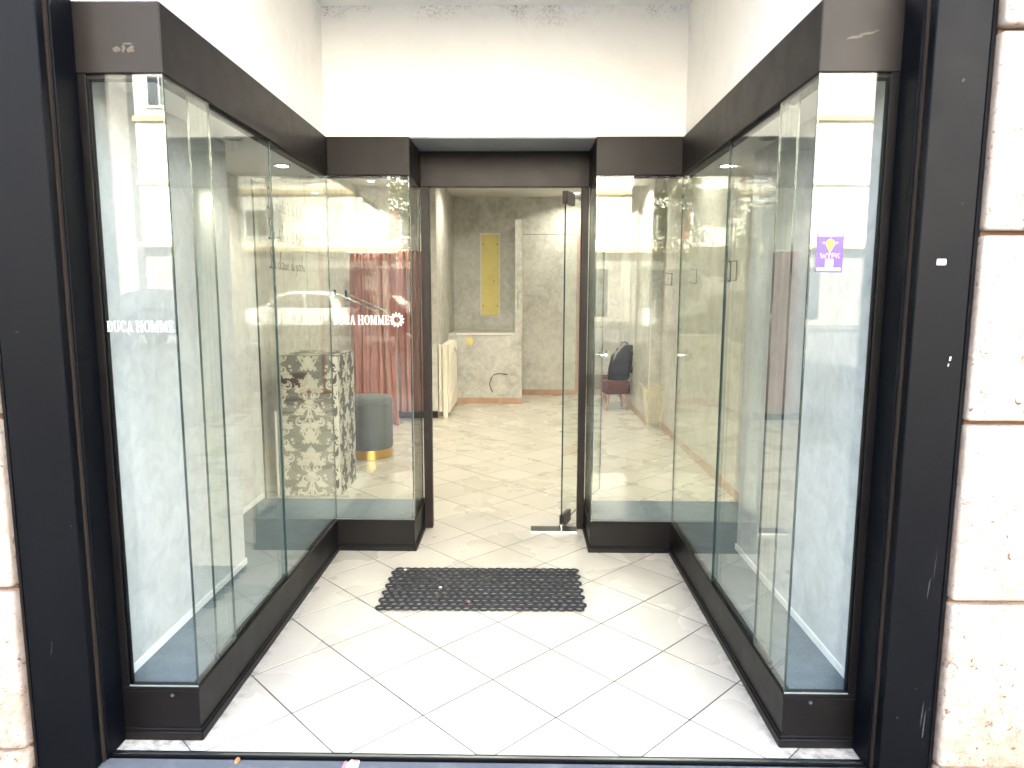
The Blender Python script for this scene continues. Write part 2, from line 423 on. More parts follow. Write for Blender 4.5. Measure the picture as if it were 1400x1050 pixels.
# paint chips on the pillars
def chips(name, spots, m, label, cat, loc):
    mb = MB()
    for x, y, z, wd, hh, sk in spots:
        n = 9; pts = []
        for k in range(n):
            a = 2 * PI * k / n; rr = random.uniform(.6, 1.1)
            pts.append((x + math.cos(a) * wd * rr + math.sin(a) * sk, y, z + math.sin(a) * hh * rr))
        mb.add(pts, [tuple(range(n))])
    return mb

# ------------------------------------------------------------------ display cases
ZG0, ZG1, ZH0, ZH1, ZC = .186, 2.128, 2.128, 2.33, 2.16
def pane(name, parent, x0, x1, y0, y1, z0=ZG0, z1=ZG1, thin=None):
    """a glass sheet: two clear faces, four dark green edges"""
    mb = MB(); mb.box(x0, x1, y0, y1, z0, z1)
    tx = (x1 - x0) < (y1 - y0)
    mb.m = [1, 1, 1, 1, 0, 0] if tx else [1, 1, 0, 0, 1, 1]
    return part(name, mb, ['glass', 'glass_edge'], parent)
def downlight(parent, x, y, z, on, r=.042):
    o = part('downlight', MB().lathe([(r * .78, 0), (r, 0), (r * .98, -.006), (r * .80, -.007)], (x, y, z + .001), 24), 'lamp_ring', parent, smooth=True)
    part('lens', MB().lathe([(r * .74, 0), (r * .70, -.003)], (x, y, z - .0035), 20), 'lamp_on' if on else 'lamp_off', o)
    return o
def lamp(x, y, z, power, size=.07, col=(1, .93, .74), spread=150):
    l = bpy.data.lights.new('lamp_light', 'AREA'); l.shape = 'DISK'; l.size = size; l.energy = power; l.color = col; l.spread = R(spread)
    o = bpy.data.objects.new('lamp_light', l); C.objects.link(o); o.location = (x, y, z); return o

def mirror_poly(p): return p
def case(sgn, poly, xs, xr, xw0, xw1, yw, label):
    """sgn: -1 left, 1 right. xs side glass plane, xr return glass plane, xw0/xw1 wall planes (stepping at yw)"""
    s = sgn
    root = thing('display_case', label, 'display case', (xs + s * .12, 3.0, 0), 'glass display cases flanking the entrance door')
    yF, yR, yB = 2.11, 3.83, 4.28
    def bx(a, b): return (min(a, b), max(a, b))
    # plinth
    part('plinth', MB().prism(poly if s < 0 else poly[::-1], -.003, .168), 'plinth', root, .0025)
    # recessed sill cap in short runs along the outer line
    line = [(xw0, yF), (xs, yF), (xs, yR), (xr, yR), (xr, yB)]
    def run(off_in, off_out, z0, z1):
        """strip following the outer line; offsets measured outward (toward entrance)"""
        outv = []; inv = []
        dirs = [(0, -1), (-s, 0), (0, -1), (-s, 0)]
        def offs(d):
            return [(xw0, yF - d), (xs - s * d, yF - d), (xs - s * d, yR - d), (xr - s * d, yR - d), (xr - s * d, yB)]
        a = offs(off_out); b = offs(off_in)
        return a, b
    def strip(off_in, off_out, z0, z1):
        a, b = run(off_in, off_out, z0, z1); mb = MB()
        for i in range(4):
            q = [a[i], a[i + 1], b[i + 1], b[i]]
            mb.prism(q, z0, z1)
        return mb
    part('sill_trim', strip(-.030, .004, .1685, .186), 'plinth', root, .0015)
    part('skirting', strip(-.01, .011, -.002, .030), 'plinth', root, .003)
    part('skirting_bead', strip(-.01, .006, .0305, .040), 'plinth', root, .002)
    # carpet
    ins = [(xw0 - s * .005, yF + .012), (xs + s * .031, yF + .031), (xs + s * .031, yR + .031), (xr + s * .031, yR + .031), (xr + s * .031, yB - .012),
           (xw1 - s * .004, yB - .012), (xw1 - s * .004, yw + .01), (xw0 - s * .004, yw + .01)]
    part('carpet', MB().prism(ins, .1685, .176), 'carpet', root)
    # fascia
    for i in range(4):
        pass
    part('fascia', strip(-.055, .004, ZH0, ZH1), 'fascia', root, .0025)
    part('fascia_slot', strip(-.050, -.012, ZH0 - .010, ZH0 - .0005), 'gap', root)
    # ceiling of the case
    cl = [(xw0 - s * .003, yF + .02), (xs + s * .056, yF + .056), (xs + s * .056, yR + .056), (xr + s * .056, yR + .056), (xr + s * .056, 4.05),
          (xw1 - s * .003, 4.05), (xw1 - s * .003, yw + .01), (xw0 - s * .003, yw + .01)]
    part('ceiling_panel', MB().prism(cl, ZC, ZC + .03), 'ceiling', root)
    # glass
    g = .008
    a, b = bx(xw0 - s * .010, xs + s * .001)
    front = pane('glass_pane', root, a, b, yF + .002, yF + .002 + g)
    a, b = bx(xs + s * .002, xs + s * .002 + s * g)
    pane('glass_pane', root, a, b, yF + .0115, 2.42)
    a, b = bx(xs + s * .016, xs + s * .016 + s * g)
    pane('glass_pane', root, a, b, 2.30, 3.02, .198)
    a, b = bx(xs + s * .002, xs + s * .002 + s * g)
    pane('glass_pane', root, a, b, 2.99, yR + .006)
    a, b = bx(xs + s * .011, xr + s * .001)
    ret = pane('glass_pane', root, a, b, yR + .007, yR + .007 + g)
    a, b = bx(xr + s * .002, xr + s * .002 + s * g)
    pane('glass_pane', root, a, b, yR + .0155, 4.22)
    a, b = bx(xw0 - s * .004, xs)
    part('silicone_seam', MB().box(a, b, yF - .0005, yF + .0017, .1862, .1905), 'bevel', root)
    a, b = bx(xs + s * .012, xr)
    part('silicone_seam', MB().box(a, b, yR + .0045, yR + .0067, .1862, .1905), 'bevel', root)
    part('bolt', MB().tube([(xs + s * .085, yF - .0035, .160), (xs + s * .085, yF - .009, .160)], .0055, 10), 'steel', root)
    # sliding track
    a, b = bx(xs + s * .012, xs + s * .027)
    part('track', MB().box(a, b, 2.29, 3.03, .1865, .1975), 'black', root)
    # upright in the corner beside the pillar
    a, b = bx(xw0 - s * .045, xw0 + s * .06)
    part('corner_post', MB().box(*bx(xw0 - s * .046 - s * 0, xw0 + s * .02), yF - .003, yF + .0015, .1865, ZH0 - .001).box(*bx(xw0 - s * .046, xw0 + s * .02), yF + .0125, yF + .03, .1865, ZH0 - .001)
         .box(*bx(xw0 - s * .009, xw0 + s * .02), yF + .0016, yF + .0124, .1865, ZH0 - .001), 'plinth', root, .001)
    for k, (yy, on) in enumerate(((3.09, False), (3.712, True))):
        downlight(root, xs + s * (.20), yy, ZC, on)
    return root, front, ret
caseL, frontL, retL = case(-1, plinthL, -1.07, -.62, -1.345, -1.67, 3.18, 'left glass display case with white shop lettering on its panes')
caseR, frontR, retR = case(1, plinthR, .865, .40, 1.118, 1.57, 3.43, 'right glass display case with a purple sticker on its front pane')
lamp(-1.27, 3.712, 2.145, .5)
lamp(1.065, 3.712, 2.145, .5)

# scuffs on the fascias, with a shape of their own
M['scratch'] = mat('pale scratch', (.030, .030, .032), .7)
M['scuff'] = painted('rubbed off tape residue', (.075, .062, .045), .8, (.02, .016, .014), .95)
def scuff(root, pts, y):
    mb = MB()
    for (x, z, wx, wz, sk) in pts:
        n = 12; p = []
        for k in range(n):
            a = 2 * PI * k / n; rr = random.uniform(.45, 1.15)
            p.append((x + math.cos(a) * wx * rr + math.sin(a) * sk, y - .0004 * random.random(), z + math.sin(a) * wz * rr + math.cos(a) * sk * .3))
        mb.add(p, [tuple(range(n))])
    part('tape_residue', mb, 'scuff', root)
scuff(caseL, [(-1.20, 2.193, .013, .010, 0), (-1.178, 2.197, .007, .013, 0), (-1.155, 2.195, .012, .012, .002), (-1.165, 2.210, .022, .003, .001)], 2.1055)
scuff(caseR, [(.965, 2.226, .026, .009, .012), (.995, 2.233, .022, .008, .010), (1.018, 2.239, .012, .006, .008)], 2.1055)

# ------------------------------------------------------------------ case side walls and shop walls
def wall(name, mb, m, label, loc, bevel=0):
    return solo(name, mb, m, label, 'wall', loc, bevel)
wl = thing('side_wall', 'pale grey plaster side wall inside the left display case', 'wall', (-1.5, 2.9, 0))
part('plaster_face', MB().prism([(-1.345, 2.14), (-1.345, 3.18), (-1.67, 3.18), (-1.67, 4.30), (-1.96, 4.30), (-1.96, 2.14)], .10, 3.0), 'plaster_in', wl)
part('white_skirting', MB().box(-1.3448, -1.337, 2.142, 3.186, .1763, .208).box(-1.6698, -1.662, 3.19, 4.275, .1763, .208), 'white_trim', wl, .002)
wr = thing('side_wall', 'white lit plaster side wall inside the right display case', 'wall', (1.35, 2.9, 0))
part('plaster_face', MB().prism([(1.118, 2.14), (1.118, 3.43), (1.57, 3.43), (1.57, 4.30), (1.80, 4.30), (1.80, 2.14)], .10, 3.0), 'plaster_in', wr)
part('white_skirting', MB().box(1.110, 1.1178, 2.142, 3.436, .1763, .208), 'white_trim', wr, .002)

# white upper porch
pw = thing('porch_wall', 'bright white painted wall above the brown entrance fascia', 'wall', (-.1, 3.85, 2.33))
part('back_face', MB().box(-1.62, 1.52, 3.838, 3.875, 2.329, 3.02), 'white_glare_stipple', pw)
part('side_face', MB().box(-1.62, -1.078, 2.121, 3.837, 2.3305, 3.02), 'white_wall', pw)
part('side_face', MB().box(.873, 1.52, 2.121, 3.837, 2.3305, 3.02), 'white_wall', pw)
struct('porch_ceiling', MB().box(-1.75, 1.6, 2.0, 4.3, 3.0, 3.055), 'white_wall')
sf = solo('door_soffit', MB().box(-1.0, .8, 3.8755, 4.30, 2.334, 2.37), 'ceiling', 'grey painted soffit panel over the recessed door', 'soffit', (-.1, 4.1, 2.334))
M['steelgrey'] = painted('grey soffit paint', (.24, .243, .26), .7); sf.data.materials[0] = M['steelgrey']

# door frame
df = thing('door_frame', 'dark brown metal frame around the open glass door', 'door frame', (-.11, 4.26, 0))
part('jamb', MB().box(-.617, -.566, 4.222, 4.278, .001, 2.127), 'frame', df, .002)
part('jamb', MB().box(.354, .398, 4.222, 4.278, .001, 2.127), 'frame', df, .002)
part('header', MB().box(-.617, .398, 4.222, 4.278, 2.128, 2.333), 'frame', df, .002)
# door leaf, opened inwards past a right angle
px0, py0 = .257, 4.232
ang = math.atan2(5.05 - py0, .592 - px0)
door = thing('glass_door', 'frameless glass door standing open into the shop with chrome knob', 'door', (px0, py0, 0), None, ang)
dm = MB().box(0, .885, -.005, .005, .035, 2.085); dm.m = [1, 1, 0, 0, 1, 1]
part('glass_pane', dm, ['glass', 'glass_edge'], door, local=True)
part('top_clamp', MB().box(-.012, .14, -.016, .016, 2.03, 2.105), 'hinge', door, .003, local=True)
part('bottom_clamp', MB().box(.0, .15, -.015, .015, .012, .088), 'hinge', door, .003, local=True)
part('knob', MB().tube([(.835, -.07, 1.05), (.835, -.062, 1.05), (.835, -.045, 1.05), (.835, -.03, 1.05), (.835, -.006, 1.05)], [.026, .045, .047, .018, .022], 18), 'chrome', door, smooth=True, local=True)
part('knob', MB().tube([(.835, .006, 1.05), (.835, .03, 1.05), (.835, .045, 1.05), (.835, .062, 1.05), (.835, .07, 1.05)], [.022, .018, .047, .045, .026], 18), 'chrome', door, smooth=True, local=True)
fs_ = thing('floor_spring', 'brushed steel door pivot plate set in the floor by the right jamb', 'door pivot', (.2, 4.2, 0))
part('cover_plate', MB().box(.062, .352, 4.168, 4.262, .0008, .006), 'spring_plate', fs_, .001)
part('edge_band', MB().box(.062, .352, 4.160, 4.1675, .0008, .007), 'chrome', fs_, .001)
part('pivot', MB().lathe([(.016, .006), (.016, .03), (.010, .034)], (px0, py0, 0), 16), 'chrome', fs_, smooth=True)

# ------------------------------------------------------------------ shop room
YB = 10.2; XL, XR = -1.95, 1.57; ZT = 2.90
struct('shop_ceiling', MB().box(-2.2, 1.8, 8.2005, 10.4, 2.90, 2.98).box(-2.2, 1.8, 4.05, 8.20, 2.75, 2.98), 'ceiling')
lw_ = thing('shop_wall', 'grey plaster left shop wall with handwritten script', 'wall', (XL, 6.3, 0))
part('plaster_face', MB().box(XL - .15, XL, 4.301, 8.2, -.02, ZT + .02), 'plaster', lw_)
part('panel_joint', MB().box(XL + .0005, XL + .0012, 6.235, 6.240, .05, 2.6).box(XL + .0005, XL + .0012, 6.24, 7.2, 1.86, 1.864), 'gap', lw_)
part('edge_strip', MB().box(-1.9495, -1.662, 4.3015, 4.312, .02, 2.19), 'gap', lw_)
fw_ = thing('shop_wall', 'plaster wall above and beside the pink curtain', 'wall', (-1.5, 8.2, 0))
part('plaster_face', MB().box(-2.1, -1.02, 8.2, 10.3, -.02, ZT + .02), 'plaster', fw_)
part('dark_skirting', MB().box(-1.95, -1.021, 8.188, 8.1995, .0, .085), 'gap', fw_)
cw = thing('shop_wall', 'low plaster partition with a tall narrow strip at its right end behind the doorway', 'wall', (-.46, 9.4, 0))
part('lower_face', MB().box(-1.018, 0, 9.34, YB - .001, -.02, .965), 'plaster', cw, .003)
part('right_strip', MB().box(-.10, 0, 9.34, YB - .001, .9655, 2.49), 'plaster', cw, .003)
part('white_ledge', MB().box(-.90, -.102, 9.332, 9.345, .945, .972), 'white_trim', cw, .002)
part('access_panel', MB().box(-.40, -.05, 9.330, 9.3395, .125, .40), 'plaster', cw, .002)
def skirt(root, x0, x1, y, n, z=.082):
    ln = (x1 - x0) / n
    for k in range(n):
        part('skirting_tile', MB().box(x0 + k * ln + .002, x0 + (k + 1) * ln - .002, y - .009, y - .0005, .001, z), 'terracotta', root, .0015)
skirt(cw, -.93, .006, 9.34, 3)
bw = thing('shop_wall', 'grey plaster back wall of the shop with flush door outline', 'wall', (.8, YB, 0))
part('plaster_face', MB().box(-1.019, 1.75, YB, YB + .15, -.02, ZT + .02), 'plaster', bw)
part('door_outline', MB().box(.0015, .80, YB - .0012, YB - .0004, 2.366, 2.372).box(.80, .806, YB - .0012, YB - .0004, .08, 2.372), 'gap', bw)
part('pink_edge', MB().box(.812, .86, YB - .012, YB - .0005, .08, 2.36), 'pinkedge' if 'pinkedge' in M else 'pink', bw)
skirt(bw, .002, 1.2, YB, 4)
rw = thing('shop_wall', 'greenish grey plaster right shop wall with terracotta skirting', 'wall', (XR, 6.5, 0))
part('plaster_face', MB().box(XR, XR + .2, 4.301, 7.75, -.02, ZT + .02), 'plaster', rw)
part('pilaster', MB().box(1.44, XR + .2, 7.7505, YB, -.02, ZT + .02), 'plaster', rw, .004)
part('corner_bead', MB().box(1.4385, 1.452, 7.7455, 7.7503, .09, ZT), 'white_trim', rw)
for k in range(10):
    y0 = 4.33 + k * .342
    part('skirting_tile', MB().box(XR - .009, XR - .0005, y0, y0 + .338, .001, .082), 'terracotta', rw, .0015)
for k in range(7):
    y0 = 7.76 + k * .346
    part('skirting_tile', MB().box(1.431, 1.4395, y0, min(y0 + .342, YB - .012), .001, .082), 'terracotta', rw, .0015)
part('front_bulkhead', MB().box(-2.1, -.66, 4.052, 4.12, ZC + .031, 2.749).box(.44, 1.78, 4.052, 4.12, ZC + .031, 2.749).box(-.659, .439, 4.302, 4.36, 2.20, 2.749), 'plaster', rw)

# shop ceiling lamps; the last three are unseen, added as fill light
k = 0
for x, y, lab, pw_ in ((-1.70, 7.85, 'round recessed ceiling spotlight above the pink curtain', .7), (1.20, 8.0, 'round recessed ceiling spotlight above the stools by the right wall', 1.5),
                  (-1.25, 6.6, 'round recessed ceiling spotlight above the handwritten wall script', 1.1), (.75, 9.78, 'round recessed ceiling spotlight washing the back wall', 1.6),
                  (-.35, 5.6, 'added fill spotlight in the ceiling nearest the entrance door', 1.5), (1.15, 5.9, 'added fill spotlight in the ceiling near the right wall brackets', 1.5),
                  (-.55, 8.6, 'added fill spotlight in the ceiling brightening the back wall and yellow board', 1.7)):
    ZT = 2.75 if y < 8.2 else 2.90; spr = 110 if 'curtain' in lab else 150
    root = thing('ceiling_spotlight', lab, 'ceiling light', (x, y, ZT), 'recessed spotlights in the shop ceiling')
    downlight(root, x, y, ZT, True, .05)
    l = lamp(0, 0, -.016, pw_ * .55, .08, (1, .96, .80), spr); l.parent = root

# ------------------------------------------------------------------ things in the shop
# yellow board in the niche
yb = thing('yellow_board', 'tall narrow yellow board screwed to the plaster wall behind the low partition', 'board', (-.48, 10.19, 1.17))
part('panel', MB().box(-.603, -.347, 10.183, 10.193, 1.195, 2.365), 'yellow', yb, .001)
part('border', MB().box(-.620, -.330, 10.1935, 10.1995, 1.176, 2.384), 'white_trim', yb)
for x, z in ((-.578, 2.225), (-.370, 2.225), (-.42, 1.69), (-.578, 1.33), (-.370, 1.33)):
    part('screw', MB().tube([(x, 10.183, z), (x, 10.178, z)], .009, 8), 'gap', yb)
solo('cable', MB().tube([(-.20, 9.326, .405), (-.26, 9.318, .415), (-.33, 9.316, .42), (-.39, 9.315, .40), (-.43, 9.316, .34), (-.445, 9.316, .27), (-.425, 9.318, .20), (-.40, 9.328, .165)], .006, 6), 'black',
     'loose black cable loop hanging from the low plaster partition', 'cable', (-.33, 9.33, .3), smooth=True)
solo('plaster_patch', MB().lathe([(.045, 0), (.05, .003), (.02, .006)], (0, 0, 0), 11), 'yellow', 'small yellowish bare patch on the face of the low partition', 'patch', (0, 0, 0))
pp = bpy.data.objects['plaster_patch']; pp.rotation_euler = (R(90), 0, 0); pp.location = (-.72, 9.34, .86); pp.scale = (1, 1.1, 1)

# radiator
rd = thing('radiator', 'cream column radiator mounted edge on beside the low plaster partition', 'radiator', (-.95, 8.7, 0))
for k in range(10):
    y = 8.28 + k * .094
    part('fin', MB().box(-.975, -.905, y, y + .014, .05, .895), 'cream_metal', rd, .004)
    part('front_tube', MB().tube([(-.897, y + .007, .06), (-.890, y + .007, .10), (-.890, y + .007, .85), (-.897, y + .007, .89)], .019, 8), 'cream_metal', rd, smooth=True)
    part('rear_tube', MB().tube([(-.985, y + .007, .08), (-.990, y + .007, .12), (-.990, y + .007, .83), (-.985, y + .007, .87)], .017, 8), 'cream_metal', rd, smooth=True)
for z in (.12, .80): part('manifold', MB().tube([(-.945, 8.24, z), (-.945, 9.16, z)], .022, 10), 'cream_metal', rd, smooth=True)
part('end_plate', MB().box(-.958, -.898, 8.20, 8.222, .0, .905), 'cream_metal', rd, .006)
part('rear_plate', MB().box(-1.008, -.976, 8.215, 8.235, .07, .90), 'cream_metal', rd, .005)
for z in (.20, .70): part('cross_strap', MB().tube([(-.872, 8.26, z), (-.868, 8.70, z + .14), (-.872, 9.14, z)], .007, 6), 'cream_metal', rd, smooth=True)
for y in (8.3, 9.05): part('foot', MB().box(-.96, -.92, y, y + .03, 0, .032), 'cream_metal', rd)

# ---- damask pedestal
pd = thing('pedestal', 'tall square display pedestal wrapped in dark damask paper', 'pedestal', (-1.54, 5.15, 0))
PX0, PX1, PY0, PY1, PH = -1.755, -1.338, 4.91, 5.39, 1.045
part('box', MB().box(PX0, PX1, PY0, PY1, 0.001, PH), 'damask_dark', pd, .004)
def ribbon(pts, w0):
    q = []; n = len(pts); Ls = []; Rs = []
    for i in range(n):
        a = pts[max(0, i - 1)]; b = pts[min(n - 1, i + 1)]; dx, dy = b[0] - a[0], b[1] - a[1]; d = math.hypot(dx, dy) or 1
        ww = w0[i] if isinstance(w0, list) else w0
        Ls.append((pts[i][0] - dy / d * ww / 2, pts[i][1] + dx / d * ww / 2)); Rs.append((pts[i][0] + dy / d * ww / 2, pts[i][1] - dx / d * ww / 2))
    for i in range(n - 1): q.append([Ls[i], Rs[i], Rs[i + 1], Ls[i + 1]])
    return q
def scroll(cx, cy0, r, a0, turns, w0, shrink=.25):
    n = int(abs(turns) * 18) + 4; pts = []; ws = []
    for i in range(n):
        t = i / (n - 1); a = a0 + turns * 2 * PI * t; rr = r * (1 - t * (1 - shrink)); pts.append((cx + math.cos(a) * rr, cy0 + math.sin(a) * rr)); ws.append(w0 * (.45 + .55 * math.sin(PI * min(1, t * .8 + .2))))
    return ribbon(pts, ws) + [disc(pts[-1][0], pts[-1][1], w0 * .8)]
def disc(cx, cy0, r, n=9, sx=1, sy=1): return [(cx + math.cos(2 * PI * k / n) * r * sx, cy0 + math.sin(2 * PI * k / n) * r * sy) for k in range(n)]
def leaf(x, y, a, ln, wd, lobes=3):
    ps = []
    for k in range(lobes * 2 + 1):
        t = k / (lobes * 2); c = (x + math.cos(a) * ln * t, y + math.sin(a) * ln * t)
        s_ = wd * (1 - .75 * t) * (1.0 if k % 2 == 0 else .8)
        ps.append(disc(c[0], c[1], s_ * .55))
        if k % 2 == 0 and k < lobes * 2:
            for sd in (-1, 1):
                aa = a + sd * 1.05; ps.append(disc(c[0] + math.cos(aa) * s_ * .62, c[1] + math.sin(aa) * s_ * .62, s_ * .38))
    return ps
def motif():
    h = []
    # half motif (x>0), height about .52, axis at x=0
    h += leaf(.0, .20, PI / 2, .075, .050, 3)           # top palmette centre
    h += leaf(.016, .185, R(38), .075, .040, 3)
    h += leaf(.02, .165, R(0), .060, .034, 2)
    h += scroll(.050, .115, .036, R(200), -1.05, .013)
    h += leaf(.075, .145, R(60), .060, .032, 2)
    h += leaf(.006, .06, R(60), .10, .030, 3)
    h += scroll(.045, .035, .034, R(160), 1.1, .013)
    h += leaf(.052, .000, R(-20), .075, .034, 3)
    h += leaf(.0, .03, R(90), .05, .034, 2)
    h += ribbon([(.004, .02), (.012, -.03), (.03, -.07), (.062, -.085), (.085, -.065)], .013)
    h += scroll(.075, -.085, .034, R(90), -1.1, .014)
    h += leaf(.03, -.10, R(-55), .085, .034, 3)
    h += ribbon([(.006, -.03), (.006, -.10), (.012, -.16)], .011)
    h += scroll(.038, -.165, .032, R(150), 1.05, .013)
    h += leaf(.0, -.155, R(-90), .075, .040, 3)
    h += leaf(.018, -.215, R(-30), .06, .032, 2)
    h += [disc(.098, .055, .012), disc(.106, .028, .009), disc(.095, -.025, .011)]
    return h
half = motif(); full = half + [[(-x, y) for x, y in p] for p in half]
def print_face(wd, ht, cx0, phase, n0):
    polys = []
    for ci in range(-2, 3):
        for ri in range(-1, 4):
            ox = cx0 + ci * .232; oy = phase + ri * .54 + (.27 if ci % 2 else 0)
            for p in full:
                q = clip([(x + ox, y + oy) for x, y in p], .004, wd - .004, .004, ht - .004)
                if len(q) >= 3 and area(q) > 1e-6: polys.append(q)
    return polys
def print_mesh(polys, fn):
    mb = MB()
    for i, p in enumerate(polys):
        e = .0005 + (i % 400) * 4e-6
        mb.add([fn(x, y, e) for x, y in p], [tuple(range(len(p)))])
    return mb
fp = print_face(PX1 - PX0, PH, .205, .10, 0)
part('damask_print', print_mesh(fp, lambda x, y, e: (PX0 + x, PY0 - e, y)), 'damask_light', pd)
fp2 = print_face(PY1 - PY0, PH, .24, .36, 0)
part('damask_print', print_mesh(fp2, lambda x, y, e: (PX1 + e, PY0 + x, y)), 'damask_light', pd)
fp3 = print_face(PX1 - PX0, PY1 - PY0, .205, .2, 0)
part('damask_print', print_mesh(fp3, lambda x, y, e: (PX0 + x, PY0 + y, PH + e)), 'damask_light', pd)
part('torn_edge', MB().add([(PX1 - .006, PY0 - .003, .0), (PX1 + .002, PY0 - .003, .0), (PX1 + .002, PY0 - .003, 1.04), (PX1 - .005, PY0 - .003, .93), (PX1 - .007, PY0 - .003, .4)], [(0, 1, 2, 3, 4)]) or
     (lambda m: (m.add([(PX1 - .010, PY0 - .003, .0), (PX1 + .0025, PY0 - .003, .0), (PX1 + .0025, PY0 - .003, 1.04), (PX1 - .045, PY0 - .003, 1.035), (PX1 - .040, PY0 - .003, 1.0), (PX1 - .012, PY0 - .003, .975), (PX1 - .006, PY0 - .003, .93), (PX1 - .007, PY0 - .003, .4)], [tuple(range(8))]), m)[1])(MB()), 'torn', pd)
solo('leaning_batten', MB().box(-1.795, -1.780, 4.87, 4.885, .0, .64), 'white_trim', 'thin white batten standing upright beside the damask pedestal', 'batten', (-1.787, 4.877, 0))

# pouf
pf = thing('pouf', 'round grey velvet pouf with gold base beside the damask pedestal', 'pouf', (-1.41, 6.22, 0))
prof = [(.205, .085), (.212, .10), (.212, .50), (.208, .53), (.195, .552), (.17, .562), (.0, .568)]
part('cushion', MB().lathe(prof, (-1.41, 6.22, 0), 40), 'velvet', pf, smooth=True)
part('piping', MB().tube([(-1.41 + .212 * math.cos(a * PI / 20), 6.22 + .212 * math.sin(a * PI / 20), .505) for a in range(40)], .005, 6, True), 'velvet', pf, smooth=True)
part('base_band', MB().lathe([(.20, 0.001), (.207, .004), (.207, .082), (.20, .084)], (-1.41, 6.22, 0), 40), 'gold', pf, smooth=True)

# curtains
def curtain(x0, x1, y, z0, z1, waves, ph, label, amp=.035):
    nx, nz = 120, 14; v = []; f = []
    for j in range(nz + 1):
        t = j / nz; z = z0 + (z1 - z0) * t
        for i in range(nx + 1):
            s_ = i / nx; a = amp * (1 - .35 * t)
            wob = .25 * math.sin(s_ * 17 + ph + t * .8)
            yy = y + a * math.sin(2 * PI * waves * s_ + ph + wob * 2) + .4 * a * math.sin(2 * PI * waves * 2.13 * s_ + 1.1 + t * .5)
            v.append((x0 + (x1 - x0) * s_ + .01 * math.sin(7 * t + s_ * 9), yy, z))
    for j in range(nz):
        for i in range(nx): a = j * (nx + 1) + i; f.append((a, a + 1, a + nx + 2, a + nx + 1))
    root = thing('curtain', label, 'curtain', ((x0 + x1) / 2, y, z0), 'dusty pink curtains of the fitting room')
    mb = MB(); mb.add(v, f); o = part('cloth', mb, 'pink', root, smooth=True)
    sm = o.modifiers.new('thick', 'SOLIDIFY'); sm.thickness = .003
    part('rod', MB().tube([(x0 - .02, y, z1 - .004), (x1 + .02, y, z1 - .004)], .010, 8), 'white_trim', root, smooth=True)
    return root
curtain(-1.93, -1.40, 7.68, .008, 1.945, 6, .4, 'dusty pink curtain reaching the floor, the nearer of the two')
curtain(-1.46, -1.10, 8.05, .10, 2.0, 4, 1.7, 'shorter dusty pink curtain hanging behind the floor length one')

# display arms on left wall
for y, lab in ((7.1, 'sloping wall mounted garment rod nearer the script lettering'), (7.55, 'sloping wall mounted garment rod nearer the pink curtain')):
    root = thing('garment_rod', lab, 'garment rod', (XL, y, 1.48), 'sloping garment rods on the left wall')
    part('mount', MB().box(XL + .0005, XL + .025, y - .012, y + .012, 1.445, 1.535), 'hinge', root, .004)
    part('rod', MB().tube([(XL + .02, y, 1.485), (XL + .06, y, 1.478), (XL + .46, y + .02, 1.30)], .008, 8).box(XL + .44, XL + .47, y, y + .03, 1.285, 1.31), 'steel', root, smooth=True)

# brackets on right wall
for y, z0, z1, lab in ((7.28, 1.59, 1.72, 'small dark wall bracket farthest along the right wall'), (6.25, 1.59, 1.725, 'small dark wall bracket midway along the right wall'),
                       (5.24, 1.585, 1.74, 'small dark wall bracket of the near pair on the right wall'), (5.10, 1.59, 1.74, 'small dark wall bracket closest to the right display case')):
    root = thing('wall_bracket', lab, 'bracket', (XR, y, z0), 'small dark brackets on the right wall')
    part('upright', MB().box(XR - .008, XR - .0005, y - .004, y + .004, z0, z1), 'bracket_metal', root)
    for z in (z0 + .005, z1 - .005):
        part('hook', MB().tube([(XR - .006, y, z), (XR - .06, y, z), (XR - .066, y, z + .014)], .0035, 6), 'bracket_metal', root, smooth=True)

# stools and backpack
def stool(x, y, lab, rz=0):
    root = thing('stool', lab, 'stool', (x, y, 0), 'small red brown stools by the right wall', rz)
    def rr(wd, rad, n=5):
        p = []
        for cx, cyy, a0 in ((wd - rad, wd - rad, 0), (-wd + rad, wd - rad, 90), (-wd + rad, -wd + rad, 180), (wd - rad, -wd + rad, 270)):
            for k in range(n + 1): a = R(a0 + 90 * k / n); p.append((cx + rad * math.cos(a), cyy + rad * math.sin(a)))
        return p
    part('seat', MB().prism(rr(.165, .05), .215, .385), 'redbrown', root, .02, True, True, 3)
    part('seat_seam', MB().tube([(a * 1.005, b * 1.005, .30) for a, b in rr(.165, .05)], .004, 5, True), 'redbrown', root, smooth=True, local=True)
    for sx in (-1, 1):
        for sy in (-1, 1):
            part('leg', MB().tube([(sx * .11, sy * .11, .215), (sx * .145, sy * .145, 0)], [.020, .012], 8), 'wood', root, smooth=True, local=True)
    return root
stool(1.225, 8.95, 'small red brown upholstered stool carrying the dark backpack', R(8))
stool(1.03, 9.42, 'small red brown upholstered stool behind the one with the backpack', R(-5))
bp = thing('backpack', 'dark navy backpack propped on the stool against the right wall', 'backpack', (1.265, 8.97, .386))
def rbox(x0, x1, y0, y1, z0, z1): return MB().box(x0, x1, y0, y1, z0, z1)
body = MB(); prof = [(-.15, .145, 0), (-.165, .16, .06), (-.15, .155, .2), (-.115, .16, .34), (-.06, .15, .42), (-.02, .10, .455)]
v = []; n = 14
for (a, b, z) in prof:
    cx0 = (a + b) / 2 + z * .22; hw = (b - a) / 2 * .88; dy = .095 * (1 - .35 * (z / .46) ** 2)
    for k in range(n):
        an = 2 * PI * k / n; ca, sa = math.cos(an), math.sin(an)
        v.append((cx0 + hw * math.copysign(abs(ca) ** .6, ca), dy * math.copysign(abs(sa) ** .6, sa), z))
